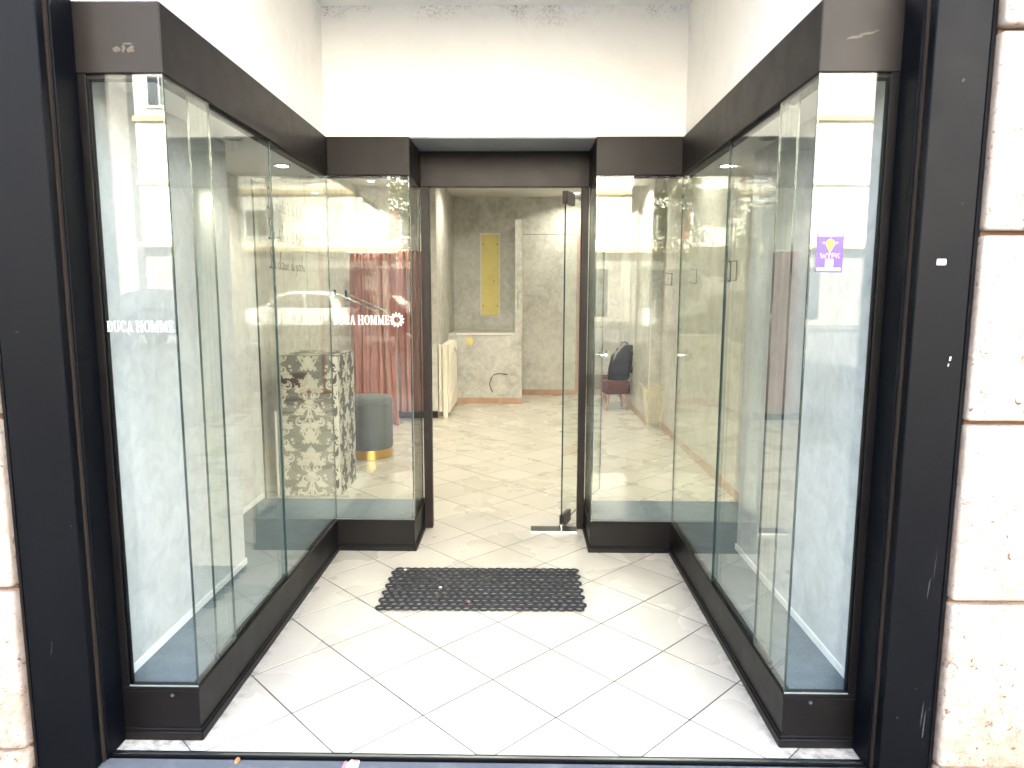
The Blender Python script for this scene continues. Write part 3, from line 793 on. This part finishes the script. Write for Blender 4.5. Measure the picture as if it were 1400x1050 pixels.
f = [(i * n + j, i * n + (j + 1) % n, (i + 1) * n + (j + 1) % n, (i + 1) * n + j) for i in range(len(prof) - 1) for j in range(n)] + [tuple(range(n - 1, -1, -1)), tuple(range((len(prof) - 1) * n, len(prof) * n))]
body.add(v, f); part('bag', body, 'navy', bp, smooth=True, local=True)
part('front_pocket', MB().box(-.115, .14, -.125, -.07, .03, .22), 'navy', bp, .025, True, True, 3)
part('strap', MB().tube([(.14, -.07, .40), (.20, -.09, .33), (.205, -.09, .22), (.16, -.08, .10)], [.018, .024, .024, .016], 8), 'navy', bp, smooth=True, local=True)
part('strap', MB().tube([(-.02, -.07, .42), (-.09, -.10, .32), (-.12, -.105, .18), (-.14, -.09, .06)], [.016, .020, .020, .014], 8), 'navy', bp, smooth=True, local=True)
part('handle', MB().tube([(.03, 0, .45), (.035, 0, .49), (.08, 0, .50), (.115, 0, .48), (.115, 0, .445)], .009, 7), 'navy', bp, smooth=True, local=True)

# wire umbrella stand
bs = thing('wire_basket', 'tall cream wire umbrella stand with scrollwork on the shop floor', 'umbrella stand', (1.475, 7.55, 0))
zb, zt_, wb, wt = .10, .475, .075, .120
def cr(sx, sy, z): ww = wb + (wt - wb) * (z - zb) / (zt_ - zb); return (sx * ww, sy * ww * .8, z)
for sx in (-1, 1):
    for sy in (-1, 1):
        part('leg', MB().tube([cr(sx, sy, 0), cr(sx, sy, zb), cr(sx, sy, .3), cr(sx, sy, zt_), (sx * (wt + .03), sy * (wt * .8 + .02), zt_ + .035)], .0055, 6), 'creamwire', bs, smooth=True, local=True)
for z, r_ in ((zb, .006), (zb + .03, .004), (zt_ - .03, .005)):
    part('hoop', MB().tube([cr(-1, -1, z), cr(1, -1, z), cr(1, 1, z), cr(-1, 1, z)], r_, 6, True), 'creamwire', bs, smooth=True, local=True)
part('tray', MB().box(-.07, .07, -.055, .055, zb - .004, zb + .003), 'creamwire', bs, local=True)
for sd in (-1, 1):
    yq = lambda z: sd * (wb + (wt - wb) * (z - zb) / (zt_ - zb)) * .8
    mb = MB()
    for kx in range(-5, 6):
        mb.tube([(kx * .0125, yq(zb + .03), zb + .03), (kx * .016 + .008 * math.sin(kx * 2), yq(.25), .25), (kx * .018, yq(zt_ - .05), zt_ - .04 - abs(kx) * .003)], .0028, 4)
    for kx in (-1, 1):
        for (sxx, szz, rr_) in ((.045, .40, .03), (.04, .30, .028), (.035, .20, .026)):
            pts = [(kx * (sxx + rr_ * (1 - t * .08) * math.cos(t * .75)), yq(szz) - sd * -.004, szz + rr_ * (1 - t * .08) * math.sin(t * .75)) for t in range(11)]
            mb.tube(pts, .003, 4)
    mb.tube([(-.1, yq(.46), .46), (-.05, yq(.49), .492), (0, yq(.5), .505), (.05, yq(.49), .492), (.1, yq(.46), .46)], .004, 5)
    part('scrollwork', mb, 'creamwire', bs, smooth=True, local=True)
    part('plaque', MB().lathe([(.036, -.002), (.040, 0), (.03, .004), (0, .005)], (0, 0, 0), 20), 'creamwire', bs, smooth=True, local=True)
    pl = bs.children[-1]; pl.rotation_euler = (R(90 if sd < 0 else -90), 0, 0); pl.location = (0, yq(.375) + sd * .006, .375); pl.scale = (1, .62, 1)
for sd in (-1, 1):
    mb = MB()
    for kx in range(-3, 4): mb.tube([(sd * wb, kx * .014, zb + .03), (sd * (wt - .012), kx * .022, zt_ - .04)], .0028, 4)
    part('side_wires', mb, 'creamwire', bs, smooth=True, local=True)

# ------------------------------------------------------------------ lettering
def ringarc(cx, cy0, rx, ry, tx, ty, a0, a1, n=22):
    q = []
    for i in range(n):
        A, B = R(a0 + (a1 - a0) * i / n), R(a0 + (a1 - a0) * (i + 1) / n)
        q.append([(cx + rx * math.cos(A), cy0 + ry * math.sin(A)), (cx + rx * math.cos(B), cy0 + ry * math.sin(B)),
                  (cx + (rx - tx) * math.cos(B), cy0 + (ry - ty) * math.sin(B)), (cx + (rx - tx) * math.cos(A), cy0 + (ry - ty) * math.sin(A))])
    return q
def rc(x0, x1, y0, y1): return [[(x0, y0), (x1, y0), (x1, y1), (x0, y1)]]
SER = {
 'D': (.64, lambda: rc(.08, .22, 0, 1) + rc(.0, .30, 0, .05) + rc(.0, .30, .95, 1) + ringarc(.24, .5, .36, .5, .14, .05, -90, 90)),
 'U': (.64, lambda: rc(.06, .20, .25, 1) + rc(0, .27, .95, 1) + rc(.46, .53, .25, 1) + rc(.38, .61, .95, 1) + ringarc(.295, .27, .235, .28, .10, .07, 180, 360)),
 'C': (.62, lambda: ringarc(.32, .5, .30, .51, .14, .05, 50, 310) + rc(.50, .55, .70, .98) + rc(.50, .54, .05, .25)),
 'A': (.66, lambda: [[(.29, 1.0), (.36, 1.0), (.58, 0), (.43, 0)], [(.29, 1.0), (.34, .92), (.13, 0), (.06, 0)]] + rc(.16, .45, .30, .36) + rc(0, .20, 0, .05) + rc(.36, .65, 0, .05)),
 'H': (.74, lambda: rc(.07, .21, 0, 1) + rc(.48, .62, 0, 1) + rc(.21, .48, .47, .53) + rc(0, .28, 0, .05) + rc(0, .28, .95, 1) + rc(.41, .69, 0, .05) + rc(.41, .69, .95, 1)),
 'O': (.68, lambda: ringarc(.33, .5, .32, .52, .14, .05, 0, 360, 32)),
 'M': (.84, lambda: rc(.08, .14, 0, 1) + rc(.60, .74, 0, 1) + [[(.08, 1), (.22, 1), (.44, .1), (.36, .02)], [(.36, .02), (.42, .02), (.66, 1), (.60, 1)]] + rc(0, .22, 0, .05) + rc(0, .2, .95, 1) + rc(.53, .81, 0, .05) + rc(.62, .81, .95, 1)),
 'E': (.60, lambda: rc(.08, .22, 0, 1) + rc(0, .50, 0, .05) + rc(0, .50, .95, 1) + rc(.22, .40, .48, .53) + rc(.46, .52, 0, .25) + rc(.46, .51, .75, 1) + rc(.37, .41, .38, .63)),
 ' ': (.22, lambda: [])}
def serif(text):
    x = 0; out = []
    for ch in text:
        wd, fn = SER[ch]
        out += [[(px_ + x, py_) for px_, py_ in p] for p in fn()]; x += wd + .03
    return out, x
def flat(mb, polys, fn, e0=.0004, mi=0):
    for i, p in enumerate(polys): mb.add([fn(x, y, e0 + (i % 60) * 8e-6) for x, y in p], [tuple(range(len(p)))], mi)
    return mb
tx, tw = serif('DUCA HOMME')
def word(x0, x1, z0, z1, y, parent):
    sx_ = (x1 - x0) / tw; sz = z1 - z0
    return part('lettering', flat(MB(), tx, lambda x, y_, e: (x0 + x * sx_, y - e, z0 + y_ * sz)), 'white_letter', parent)
word(-1.060, -.740, 1.316, 1.368, 3.8365, retL)
gx, gz = -.702, 1.343
gear = ringarc(gx, gz, .030, .030, .011, .011, 0, 360, 32)
for k in range(12):
    a = 2 * PI * k / 12 + .13; ca, sa = math.cos(a), math.sin(a)
    gear.append([(gx + ca * .028 - sa * .005, gz + sa * .028 + ca * .005), (gx + ca * .041 - sa * .0035, gz + sa * .041 + ca * .0035), (gx + ca * .041 + sa * .0035, gz + sa * .041 - ca * .0035), (gx + ca * .028 + sa * .005, gz + sa * .028 - ca * .005)])
part('sun_gear_emblem', flat(MB(), gear, lambda x, z, e: (x, 3.8365 - e, z)), 'white_letter', retL)
word(-1.290, -1.078, 1.364, 1.397, 2.1115, frontL)

# handwriting on left wall
S = {  # simple cursive strokes: x-height 1, ascender 2.4
 'L': (1.5, [[(1.3, 2.5), (1.0, 2.9), (.6, 2.5), (.6, 1.9), (1.0, 1.7), (.95, 1.0), (.6, .2), (.25, .0), (.1, .25), (.5, .25), (1.5, -.05)]]),
 'a': (.85, [[(.75, .85), (.45, 1), (.15, .7), (.1, .25), (.35, 0), (.6, .3), (.75, .95), (.65, .3), (.75, 0), (.95, .2)]]),
 'o': (.8, [[(.5, 1), (.2, .8), (.1, .35), (.35, 0), (.65, .3), (.65, .75), (.5, 1), (.85, .85)]]),
 'm': (1.3, [[(.0, .2), (.15, 1), (.15, 0), (.3, .8), (.5, 1), (.55, .0), (.7, .8), (.95, 1), (.95, .1), (1.2, .1)]]),
 'd': (.9, [[(.7, .85), (.4, 1), (.12, .6), (.12, .2), (.35, 0), (.6, .3), (.95, 2.5), (.7, .3), (.75, 0), (.95, .2)]]),
 'i': (.45, [[(.0, .2), (.2, .95), (.17, .1), (.3, 0), (.45, .2)], [(.25, 1.45), (.27, 1.6)]]),
 't': (.5, [[(.0, .2), (.35, 2.2), (.2, .1), (.35, 0), (.5, .2)], [(.05, 1.45), (.55, 1.5)]]),
 'u': (.9, [[(.0, .2), (.15, .95), (.12, .15), (.35, 0), (.6, .3), (.7, .95), (.65, .1), (.9, .15)]]),
 's': (.65, [[(.0, .1), (.35, 1), (.5, .5), (.35, 0), (.1, .1)], [(.38, 0), (.65, .2)]]),
 'l': (.5, [[(.0, .2), (.4, 1.8), (.4, 2.5), (.25, 2.2), (.18, .2), (.3, 0), (.5, .2)]]),
 'e': (.65, [[(.05, .4), (.45, .6), (.45, .95), (.2, .9), (.1, .4), (.25, 0), (.65, .25)]]),
 'c': (.65, [[(.5, .85), (.3, 1), (.1, .6), (.12, .2), (.3, 0), (.65, .25)]]),
 'n': (.9, [[(.0, .2), (.15, 1), (.15, 0), (.35, .85), (.55, 1), (.6, .1), (.9, .15)]]),
 'p': (.85, [[(.0, .3), (.25, 1.1), (.05, -1.3), (.2, .6), (.5, 1), (.65, .5), (.4, 0), (.2, .1), (.85, .2)]]),
 'h': (.9, [[(.0, .2), (.4, 2.4), (.2, 2.3), (.15, 0), (.35, .85), (.55, .95), (.6, .1), (.9, .15)]]),
 'è': (.7, [[(.05, .4), (.45, .6), (.45, .95), (.2, .9), (.1, .4), (.25, 0), (.65, .25)], [(.1, 1.7), (.4, 1.35)]]),
 ' ': (.75, [])}
ws = thing('wall_lettering', 'three lines of dark handwritten script on the left shop wall', 'lettering', (XL, 5.75, 1.9))
def hand(text, y0, y1, z, scale):
    x = 0; strokes = []
    for ch in text:
        wd, st_ = S[ch]; strokes += [[(a + x, b) for a, b in p] for p in st_]; x += wd
    k = (y1 - y0) / x; mb = MB(); i = 0
    for p in strokes:
        # smooth the polyline
        for _ in range(2):
            if len(p) > 2:
                q = [p[0]]
                for a, b in zip(p, p[1:]): q += [(a[0] * .75 + b[0] * .25, a[1] * .75 + b[1] * .25), (a[0] * .25 + b[0] * .75, a[1] * .25 + b[1] * .75)]
                q.append(p[-1]); p = q
        pts = [(y0 + a * k, z + b * scale) for a, b in p]
        for q in ribbon(pts, .012):
            mb.add([(XL + .0006 + (i % 50) * 6e-6, a, b) for a, b in q], [(0, 1, 2, 3)]); i += 1
    o = part('script_line', mb, 'ink', ws); o['kind'] = 'stuff'
hand('La moda è di tutti', 5.30, 6.17, 2.135, .058)
hand('Lo stile è di tanti', 5.31, 6.18, 1.905, .058)
hand('La classe di pochi', 5.31, 6.18, 1.682, .058)

# tiny vertical writing on the strip beside the niche
mb = MB(); x0s, ztop = -.058, 1.60
def vq(polys, ox): return [[(p[0] + ox, p[1]) for p in q] for q in polys]
tl = ringarc(.25, .5, .25, .5, .1, .1, 0, 360, 14) + [[(.3, .3), (.4, .35), (.6, -.05), (.5, -.1)]]
off = .75
for g_ in 'uissssss':
    if g_ == 'u': tl += vq(ringarc(.2, .3, .2, .3, .1, .1, 180, 360, 8) + rc(0, .1, .3, .75) + rc(.3, .4, .3, .75), off); off += .55
    elif g_ == 'i': tl += vq(rc(0, .11, 0, .75), off); off += .26
    else: tl += vq(ringarc(.2, .2, .2, .2, .1, .1, -150, 90, 8) + ringarc(.2, .58, .2, .2, .1, .1, 90, 330, 8), off); off += .5
flat(mb, tl, lambda x, y, e: (-.070 + y * .026, 9.3395 - e, 1.535 - x * .052))
tag(put('wall_lettering', mb.mesh('small_lettering', mlist('ink'), (-.06, 9.34, 1.4)), None, (-.06, 9.34, 1.4)), 'tiny dark vertical lettering on the tall pale strip of the partition', 'lettering')
# ------------------------------------------------------------------ stickers
stk = thing('sticker', 'purple rectangular sticker with yellow bulb on right front pane', 'sticker', (.926, 2.1115, 1.61))
part('sheet', MB().box(.886, .967, 2.1112, 2.1118, 1.552, 1.668), 'purple', stk)
Y = 2.1111
def fl2(name, polys, m, e0=.0003): part(name, flat(MB(), polys, lambda x, z, e: (x, Y - e, z), e0), m, stk)
fl2('top_band', rc(.889, .964, 1.658, 1.666), 'pinkprint')
fl2('bulb', [disc(.9265, 1.637, .013, 16), [(.914, 1.635), (.9265, 1.610), (.939, 1.635)]], 'yellowprint', .0004)
fl2('bulb_glow', [[(.900, 1.640), (.911, 1.634), (.911, 1.644)], [(.953, 1.640), (.942, 1.634), (.942, 1.644)], [(.922, 1.653), (.931, 1.653), (.9265, 1.657)]], 'lilacprint')
fl2('lettering', [[(.897, 1.609), (.901, 1.609), (.906, 1.594), (.902, 1.594)], [(.906, 1.594), (.902, 1.594), (.907, 1.606), (.910, 1.604)], [(.907, 1.606), (.910, 1.606), (.914, 1.594), (.910, 1.594)], [(.914, 1.594), (.911, 1.594), (.916, 1.609), (.919, 1.609)]]
    + rc(.919, .931, 1.605, 1.609) + rc(.923, .927, 1.594, 1.605) + rc(.932, .935, 1.594, 1.609) + rc(.935, .941, 1.605, 1.609) + rc(.935, .941, 1.599, 1.602) + rc(.940, .943, 1.600, 1.608)
    + rc(.945, .948, 1.594, 1.609) + [[(.948, 1.601), (.954, 1.609), (.958, 1.609), (.950, 1.600)], [(.949, 1.602), (.952, 1.602), (.958, 1.594), (.954, 1.594)]], 'pinkprint')
fl2('white_square', rc(.915, .938, 1.569, 1.591), 'whiteprint')
fl2('small_print', [q for k in range(11) for q in rc(.891 + k * .0065, .8955 + k * .0065, 1.5575, 1.565)], 'whiteprint')
s2 = solo('sticker', MB().box(1.158, 1.183, 1.9560, 1.9576, 1.5675, 1.5835), 'whiteprint', 'small white rounded label stuck on the right black pillar', 'sticker', (1.17, 1.957, 1.575), .0007)
fk = []
for _ in range(70):
    t = random.random(); fk.append((-1.505 + random.gauss(0, .014) + .012 * t, 1.9574 - random.random() * .0003, 2.17 + random.gauss(0, .055), random.uniform(.0008, .004), random.uniform(.001, .006), .001))
fo = part('flaked_paint', chips('f', fk, None, '', '', None), 'scuff', bpy.data.objects['shopfront_pillar']); fo['kind'] = 'stuff'
sp_ = [(1.224, 1.9573, .215, .0016, .045, .002), (1.232, 1.9572, .185, .0022, .06, .002), (1.20, 1.9573, .30, .0022, .003, 0), (1.245, 1.9572, .235, .002, .003, 0), (1.212, 1.9573, .62, .0010, .05, .003), (1.226, 1.9573, .70, .0008, .06, .002), (1.19, 1.9573, 2.06, .004, .006, .002), (1.15, 1.9573, .205, .002, .004, 0), (1.215, 1.9573, 1.735, .002, .002, 0)]
fo = part('scratch', chips('f', sp_, None, '', '', None), 'scratch', bpy.data.objects['shopfront_pillar.001']); fo['kind'] = 'stuff'
sp_ = [(-1.46, 1.9573, 1.37, .005, .002, .002), (-1.348, 1.9573, .79, .002, .003, 0), (-1.350, 1.9573, .76, .0015, .002, 0), (-1.44, 1.9573, .4, .001, .03, .004)]
fo = part('scratch', chips('f', sp_, None, '', '', None), 'scratch', bpy.data.objects['shopfront_pillar']); fo['kind'] = 'stuff'
solo('paint_chip', chips('c', [(1.2175, 1.9572, 1.305, .0022, .008, .001), (1.214, 1.9572, 1.287, .0015, .006, .001)], None, '', '', None), 'whiteprint', 'small pale paint chip on the outer edge of right pillar', 'paint chip', (1.2, 1.957, 1.3))

# ------------------------------------------------------------------ rubber ring mat
mat_ = thing('doormat', 'black rubber ring doormat lying on the white tiles before the door', 'doormat', (-.19, 3.31, 0))
mb = MB(); n = 14; m_ = 5; ro = .0166; v = []; f = []
for i in range(n):
    a = 2 * PI * i / n
    for j in range(m_):
        b = 2 * PI * j / m_ + .6; rr = ro + .0044 * math.cos(b); v.append((rr * math.cos(a) * 1.24, rr * math.sin(a) * 1.15, .0055 + .0055 * math.sin(b)))
for i in range(n):
    for j in range(m_): f.append((i * m_ + j, ((i + 1) % n) * m_ + j, ((i + 1) % n) * m_ + (j + 1) % m_, i * m_ + (j + 1) % m_))
mb.add(v, f); ring_me = mb.mesh('ring', mlist('rubber'), smooth=True)
rows, cols = 12, 24
for j in range(rows):
    for i in range(cols):
        x = -.5 + (i + .5 + (.2 if j % 2 else -.2)) * (1.0 / cols); y = -.25 + (j + .5) * (.5 / rows)
        o = put('ring', ring_me, mat_, (x * .985 + random.gauss(0, .0007), y + random.gauss(0, .0007), .001 + random.uniform(0, .001)))
        o.rotation_euler = (random.gauss(0, .012), random.gauss(0, .012), random.gauss(0, .05))
mat_.rotation_euler = (0, 0, R(.4))
for (x, y, lab) in ((-.62, 3.50, 'tiny white scrap caught at the far left of the mat'), (-.405, 3.28, 'pale crumb caught in the middle left of the mat'), (-.25, 3.12, 'orange crumb near the front edge of the mat')):
    solo('crumb', MB().lathe([(.004, 0), (.009, .003), (.006, .006)], (x, y, .018), 6), 'pinkprint' if 'orange' in lab else 'whiteprint', lab, 'crumb', (x, y, .018))
# litter at the threshold
lf = MB(); lf.add([(-.60, 1.985, .0), (-.585, 1.995, .010), (-.572, 2.004, .004), (-.585, 2.012, .002), (-.600, 2.004, .008)], [(0, 1, 4), (1, 2, 3), (1, 3, 4)])
M['leafbrown'] = mat('dry leaf brown', (.38, .17, .05), .7)
solo('dry_leaf', MB().lathe([(.003, 0), (.012, .004), (.009, .009)], (-.905, 2.003, -.004), 7, 0, .7, 1.3), 'leafbrown', 'dry brown leaf scrap on the step at left', 'leaf', (-.905, 2.003, -.004))
pb = thing('paper_scrap', 'crumpled white and pink paper scrap on the step by the threshold', 'litter', (-.54, 1.995, -.004))
part('paper', MB().prism([(-.548, 1.965), (-.512, 1.968), (-.513, 2.008), (-.540, 2.012), (-.552, 1.99)], -.003, .004), 'whiteprint', pb, .001)
part('pink_print', MB().prism([(-.562, 1.975), (-.5525, 1.98), (-.553, 2.006), (-.560, 2.004)], -.003, .003).prism([(-.535, 1.998), (-.515, 1.998), (-.5145, 2.007), (-.536, 2.009)], .0042, .005), 'pinkprint', pb)

# ------------------------------------------------------------------ across the street (mirrored in the panes)
M['facade'] = painted('cream white facade render', (.80, .77, .68), .85, (.5, .42, .3), .3)
M['facade_grey'] = painted('grey shopfront render', (.17, .16, .14), .85)
M['facade_ochre'] = painted('ochre facade render', (.55, .42, .22), .85)
M['shutter_red'] = painted('red brown shutters', (.28, .09, .06), .6)
M['shutter_grey'] = painted('grey lattice shutters', (.42, .42, .40), .6)
M['dark_glass'] = mat('dark window glass', (.04, .045, .05), .08)
YF = -32.0
ab = thing('apartment_building', 'cream apartment building across the street with shops below', 'building', (0, YF, 0))
part('wall', MB().box(-19.9, 34, YF - 8, YF, 3.95, 22), 'facade', ab)
part('ground_floor', MB().box(-19.9, 34, YF - 8, YF - .15, -.1, 3.949), 'facade_grey', ab)
part('cornice', MB().box(-20.0, 34, YF + .003, YF + .25, 3.95, 4.2).box(-20.0, 34, YF + .003, YF + .12, 7.15, 7.4).box(-20.0, 34, YF + .003, YF + .12, 10.3, 10.55), 'facade_ochre', ab)
k = 0
for fl_ in range(5):
    z = 4.75 + fl_ * 3.12
    for x in (-18.55, -15.2, -11.4, -6.3, -3.0, -.2, 2.9, 6.05, 10.2, 13.0, 21.5, 24.5, 28, 31):
        kind = k % 3; k += 1
        wn = part('window', MB().box(x - .72, x + .72, YF + .003, YF + .07, z - .05, z + 1.6), 'white_trim', ab)
        closed = (fl_ < 2 and x < -18) or 5 < x < 7 or (fl_ + k) % 4 == 1
        if closed:
            mb = MB()
            for q in range(11): mb.box(x - .58, x + .58, YF + .0705, YF + .085, z + .06 + q * .13, z + .06 + q * .13 + .122)
            part('roller_shutter', mb, 'facade', wn)
        else: part('pane', MB().box(x - .58, x - .03, YF + .0705, YF + .08, z + .08, z + 1.48).box(x + .03, x + .58, YF + .0705, YF + .08, z + .08, z + 1.48), 'dark_glass', wn)
        if kind < 2 and not closed and x > -18:
            col = 'shutter_red' if x < -5 else 'shutter_grey'
            for sd in (-1, 1):
                mb = MB()
                for q in range(8): mb.box(x + sd * 1.07 - .34, x + sd * 1.07 + .34, YF + .004, YF + .06, z + q * .2, z + q * .2 + .15)
                part('shutter', mb, col, ab)
    z0 = 4.2 + fl_ * 3.12
    bc = part('balcony', MB().box(-10.0, -7.7, YF + .003, YF + 1.2, z0, z0 + .18).box(-10.0, -7.7, YF + 1.12, YF + 1.19, z0 + .181, z0 + 1.05), 'facade', ab)
    part('railing', MB().box(-10.0, -7.7, YF + 1.1, YF + 1.2, z0 + 1.1, z0 + 1.15), 'facade_ochre', bc)
    part('recess', MB().box(-9.8, -7.9, YF + .003, YF + .02, z0 + .19, z0 + 2.75), 'facade_grey', ab)
for x in (-17, -12.5, -7, -2, 3.4, 8, 14, 20, 26):
    part('shop_window', MB().box(x - 1.5, x + 1.5, YF - .147, YF - .05, .4, 3.0), 'dark_glass', ab)
ab2 = thing('apartment_building', 'grey brown building farther left across the street', 'building', (-34, -34, 0))
part('wall', MB().box(-60, -22.5, -45, -36, -.1, 17), 'facade_grey', ab2)

def car(x, y, rz, col, lab):
    root = thing('parked_car', lab, 'car', (x, y, -.14), 'cars parked across the street', rz)
    if col + '_car' not in M: M[col + '_car'] = mat(col + ' car paint', {'white': (.78, .78, .77), 'silver': (.16, .165, .17), 'dark': (.02, .022, .03)}[col], .25, 0, .5, .1 if col == 'dark' else .5)
    # side profile lofted over the width
    prof = [(-2.1, .42), (-2.12, .75), (-2.0, 1.02), (-1.75, 1.14), (-1.45, 1.66), (-.9, 1.80), (.3, 1.78), (.85, 1.62), (1.35, 1.18), (2.0, 1.04), (2.15, .8), (2.15, .42)]
    v = []; f = []; n = len(prof)
    def wy(z, e): return (.88 if z < 1.15 else .88 - (z - 1.15) * .33) * e
    for e in (-1, -.8, .8, 1):
        for (a, z) in prof:
            zz = z - (.05 if abs(e) == 1 and z > .5 else 0); v.append((a * (.985 if abs(e) == 1 else 1), wy(z, e), zz))
    for r_ in range(3):
        for i in range(n): f.append((r_ * n + i, r_ * n + (i + 1) % n, (r_ + 1) * n + (i + 1) % n, (r_ + 1) * n + i))
    f += [tuple(range(n)), tuple(range(3 * n, 4 * n))]
    mb = MB(); mb.add(v, f); part('body', mb, col + '_car', root, .03, True, True, 2)
    for sd in (-1, 1):
        q = [(-1.40, 1.20), (-1.22, 1.60), (-.3, 1.70), (-.3, 1.20)]; q2 = [(-.22, 1.20), (-.22, 1.70), (.3, 1.68), (.75, 1.54), (1.1, 1.20)]
        for p in (q, q2):
            mb = MB(); mb.add([(a, sd * (.892 - (z - 1.15) * .33), z) for a, z in p], [tuple(range(len(p)))]); part('side_window', mb, 'dark_glass', root, local=True)
        for xx in (-1.3, 1.35):
            wh = part('wheel', MB().tube([(xx, sd * .70, .33), (xx, sd * .91, .33)], .33, 20), 'black', root, smooth=True, local=True)
            part('rim', MB().tube([(xx, sd * .905, .33), (xx, sd * .925, .33)], [.21, .19], 16), 'chrome', wh, smooth=True, local=True)
        part('headlight', MB().box(2.06, 2.16, sd * .5, sd * .82, .78, .92), 'whiteprint', root, local=True)
        part('tail_light', MB().box(-2.13, -2.06, sd * .6, sd * .82, .85, 1.1), 'shutter_red', root, local=True)
    mb = MB(); mb.add([(1.30, -.75, 1.22), (1.30, .75, 1.22), (.88, .62, 1.60), (.88, -.62, 1.60)], [(0, 1, 2, 3)]); part('windscreen', mb, 'dark_glass', root, local=True)
    mb = MB(); mb.add([(-1.77, -.75, 1.16), (-1.77, .75, 1.16), (-1.48, .62, 1.62), (-1.48, -.62, 1.62)], [(0, 1, 2, 3)]); part('rear_window', mb, 'dark_glass', root, local=True)
    return root
car(6.8, -20.4, R(0), 'white', 'white car parked side on across the street at right')
car(-4.7, -13.2, R(3), 'dark', 'dark glossy car parked side on across the street at left')
car(13.8, -17.3, R(178), 'silver', 'silver car parked beyond the white one at right')
car(-10.6, -17.0, R(2), 'dark', 'dark car parked farther left across the street')

M['bark'] = painted('bark', (.12, .085, .06), .9)
M['leaf'] = mat('leaf green', (.07, .11, .035), .7)
def tree(x, y, h, cr_, lab, nleaf=2600):
    root = thing('street_tree', lab, 'tree', (x, y, -.14), 'trees along the street')
    mb = MB().tube([(0, 0, 0), (.05, 0, h * .3), (-.03, .05, h * .55), (.05, 0, h * .8)], [.16, .13, .09, .04], 8)
    for k in range(7):
        a = k * 2.4; z = h * (.4 + .06 * k); mb.tube([(0, 0, z), (math.cos(a) * cr_ * .5, math.sin(a) * cr_ * .5, z + .7), (math.cos(a) * cr_ * .8, math.sin(a) * cr_ * .8, z + 1.1)], [.06, .04, .015], 5)
    part('trunk', mb, 'bark', root, local=True, smooth=True)
    cl = [(random.gauss(0, cr_ * .42), random.gauss(0, cr_ * .42), h * .68 + random.gauss(0, h * .13), random.uniform(.5, 1.0)) for _ in range(26)]
    lb = MB()
    for _ in range(nleaf):
        c = random.choice(cl); p = Vector((c[0] + random.gauss(0, .45 * c[3]), c[1] + random.gauss(0, .45 * c[3]), c[2] + random.gauss(0, .4 * c[3])))
        a = Vector((random.gauss(0, 1), random.gauss(0, 1), random.gauss(0, 1))).normalized(); b = a.orthogonal().normalized(); s_ = random.uniform(.07, .13)
        lb.add([p - a * s_, p + b * s_ * .5, p + a * s_, p - b * s_ * .5], [(0, 1, 2, 3)])
    part('crown', lb, 'leaf', root, local=True)
tree(-8.4, -20.5, 6.5, 2.0, 'leafy street tree behind the dark car at left')
tree(-4.9, -24.0, 7.5, 1.8, 'slimmer leafy street tree near the middle of the street')
tree(-25.0, -24.0, 11.0, 3.4, 'tall leafy street tree at far left', 3600)
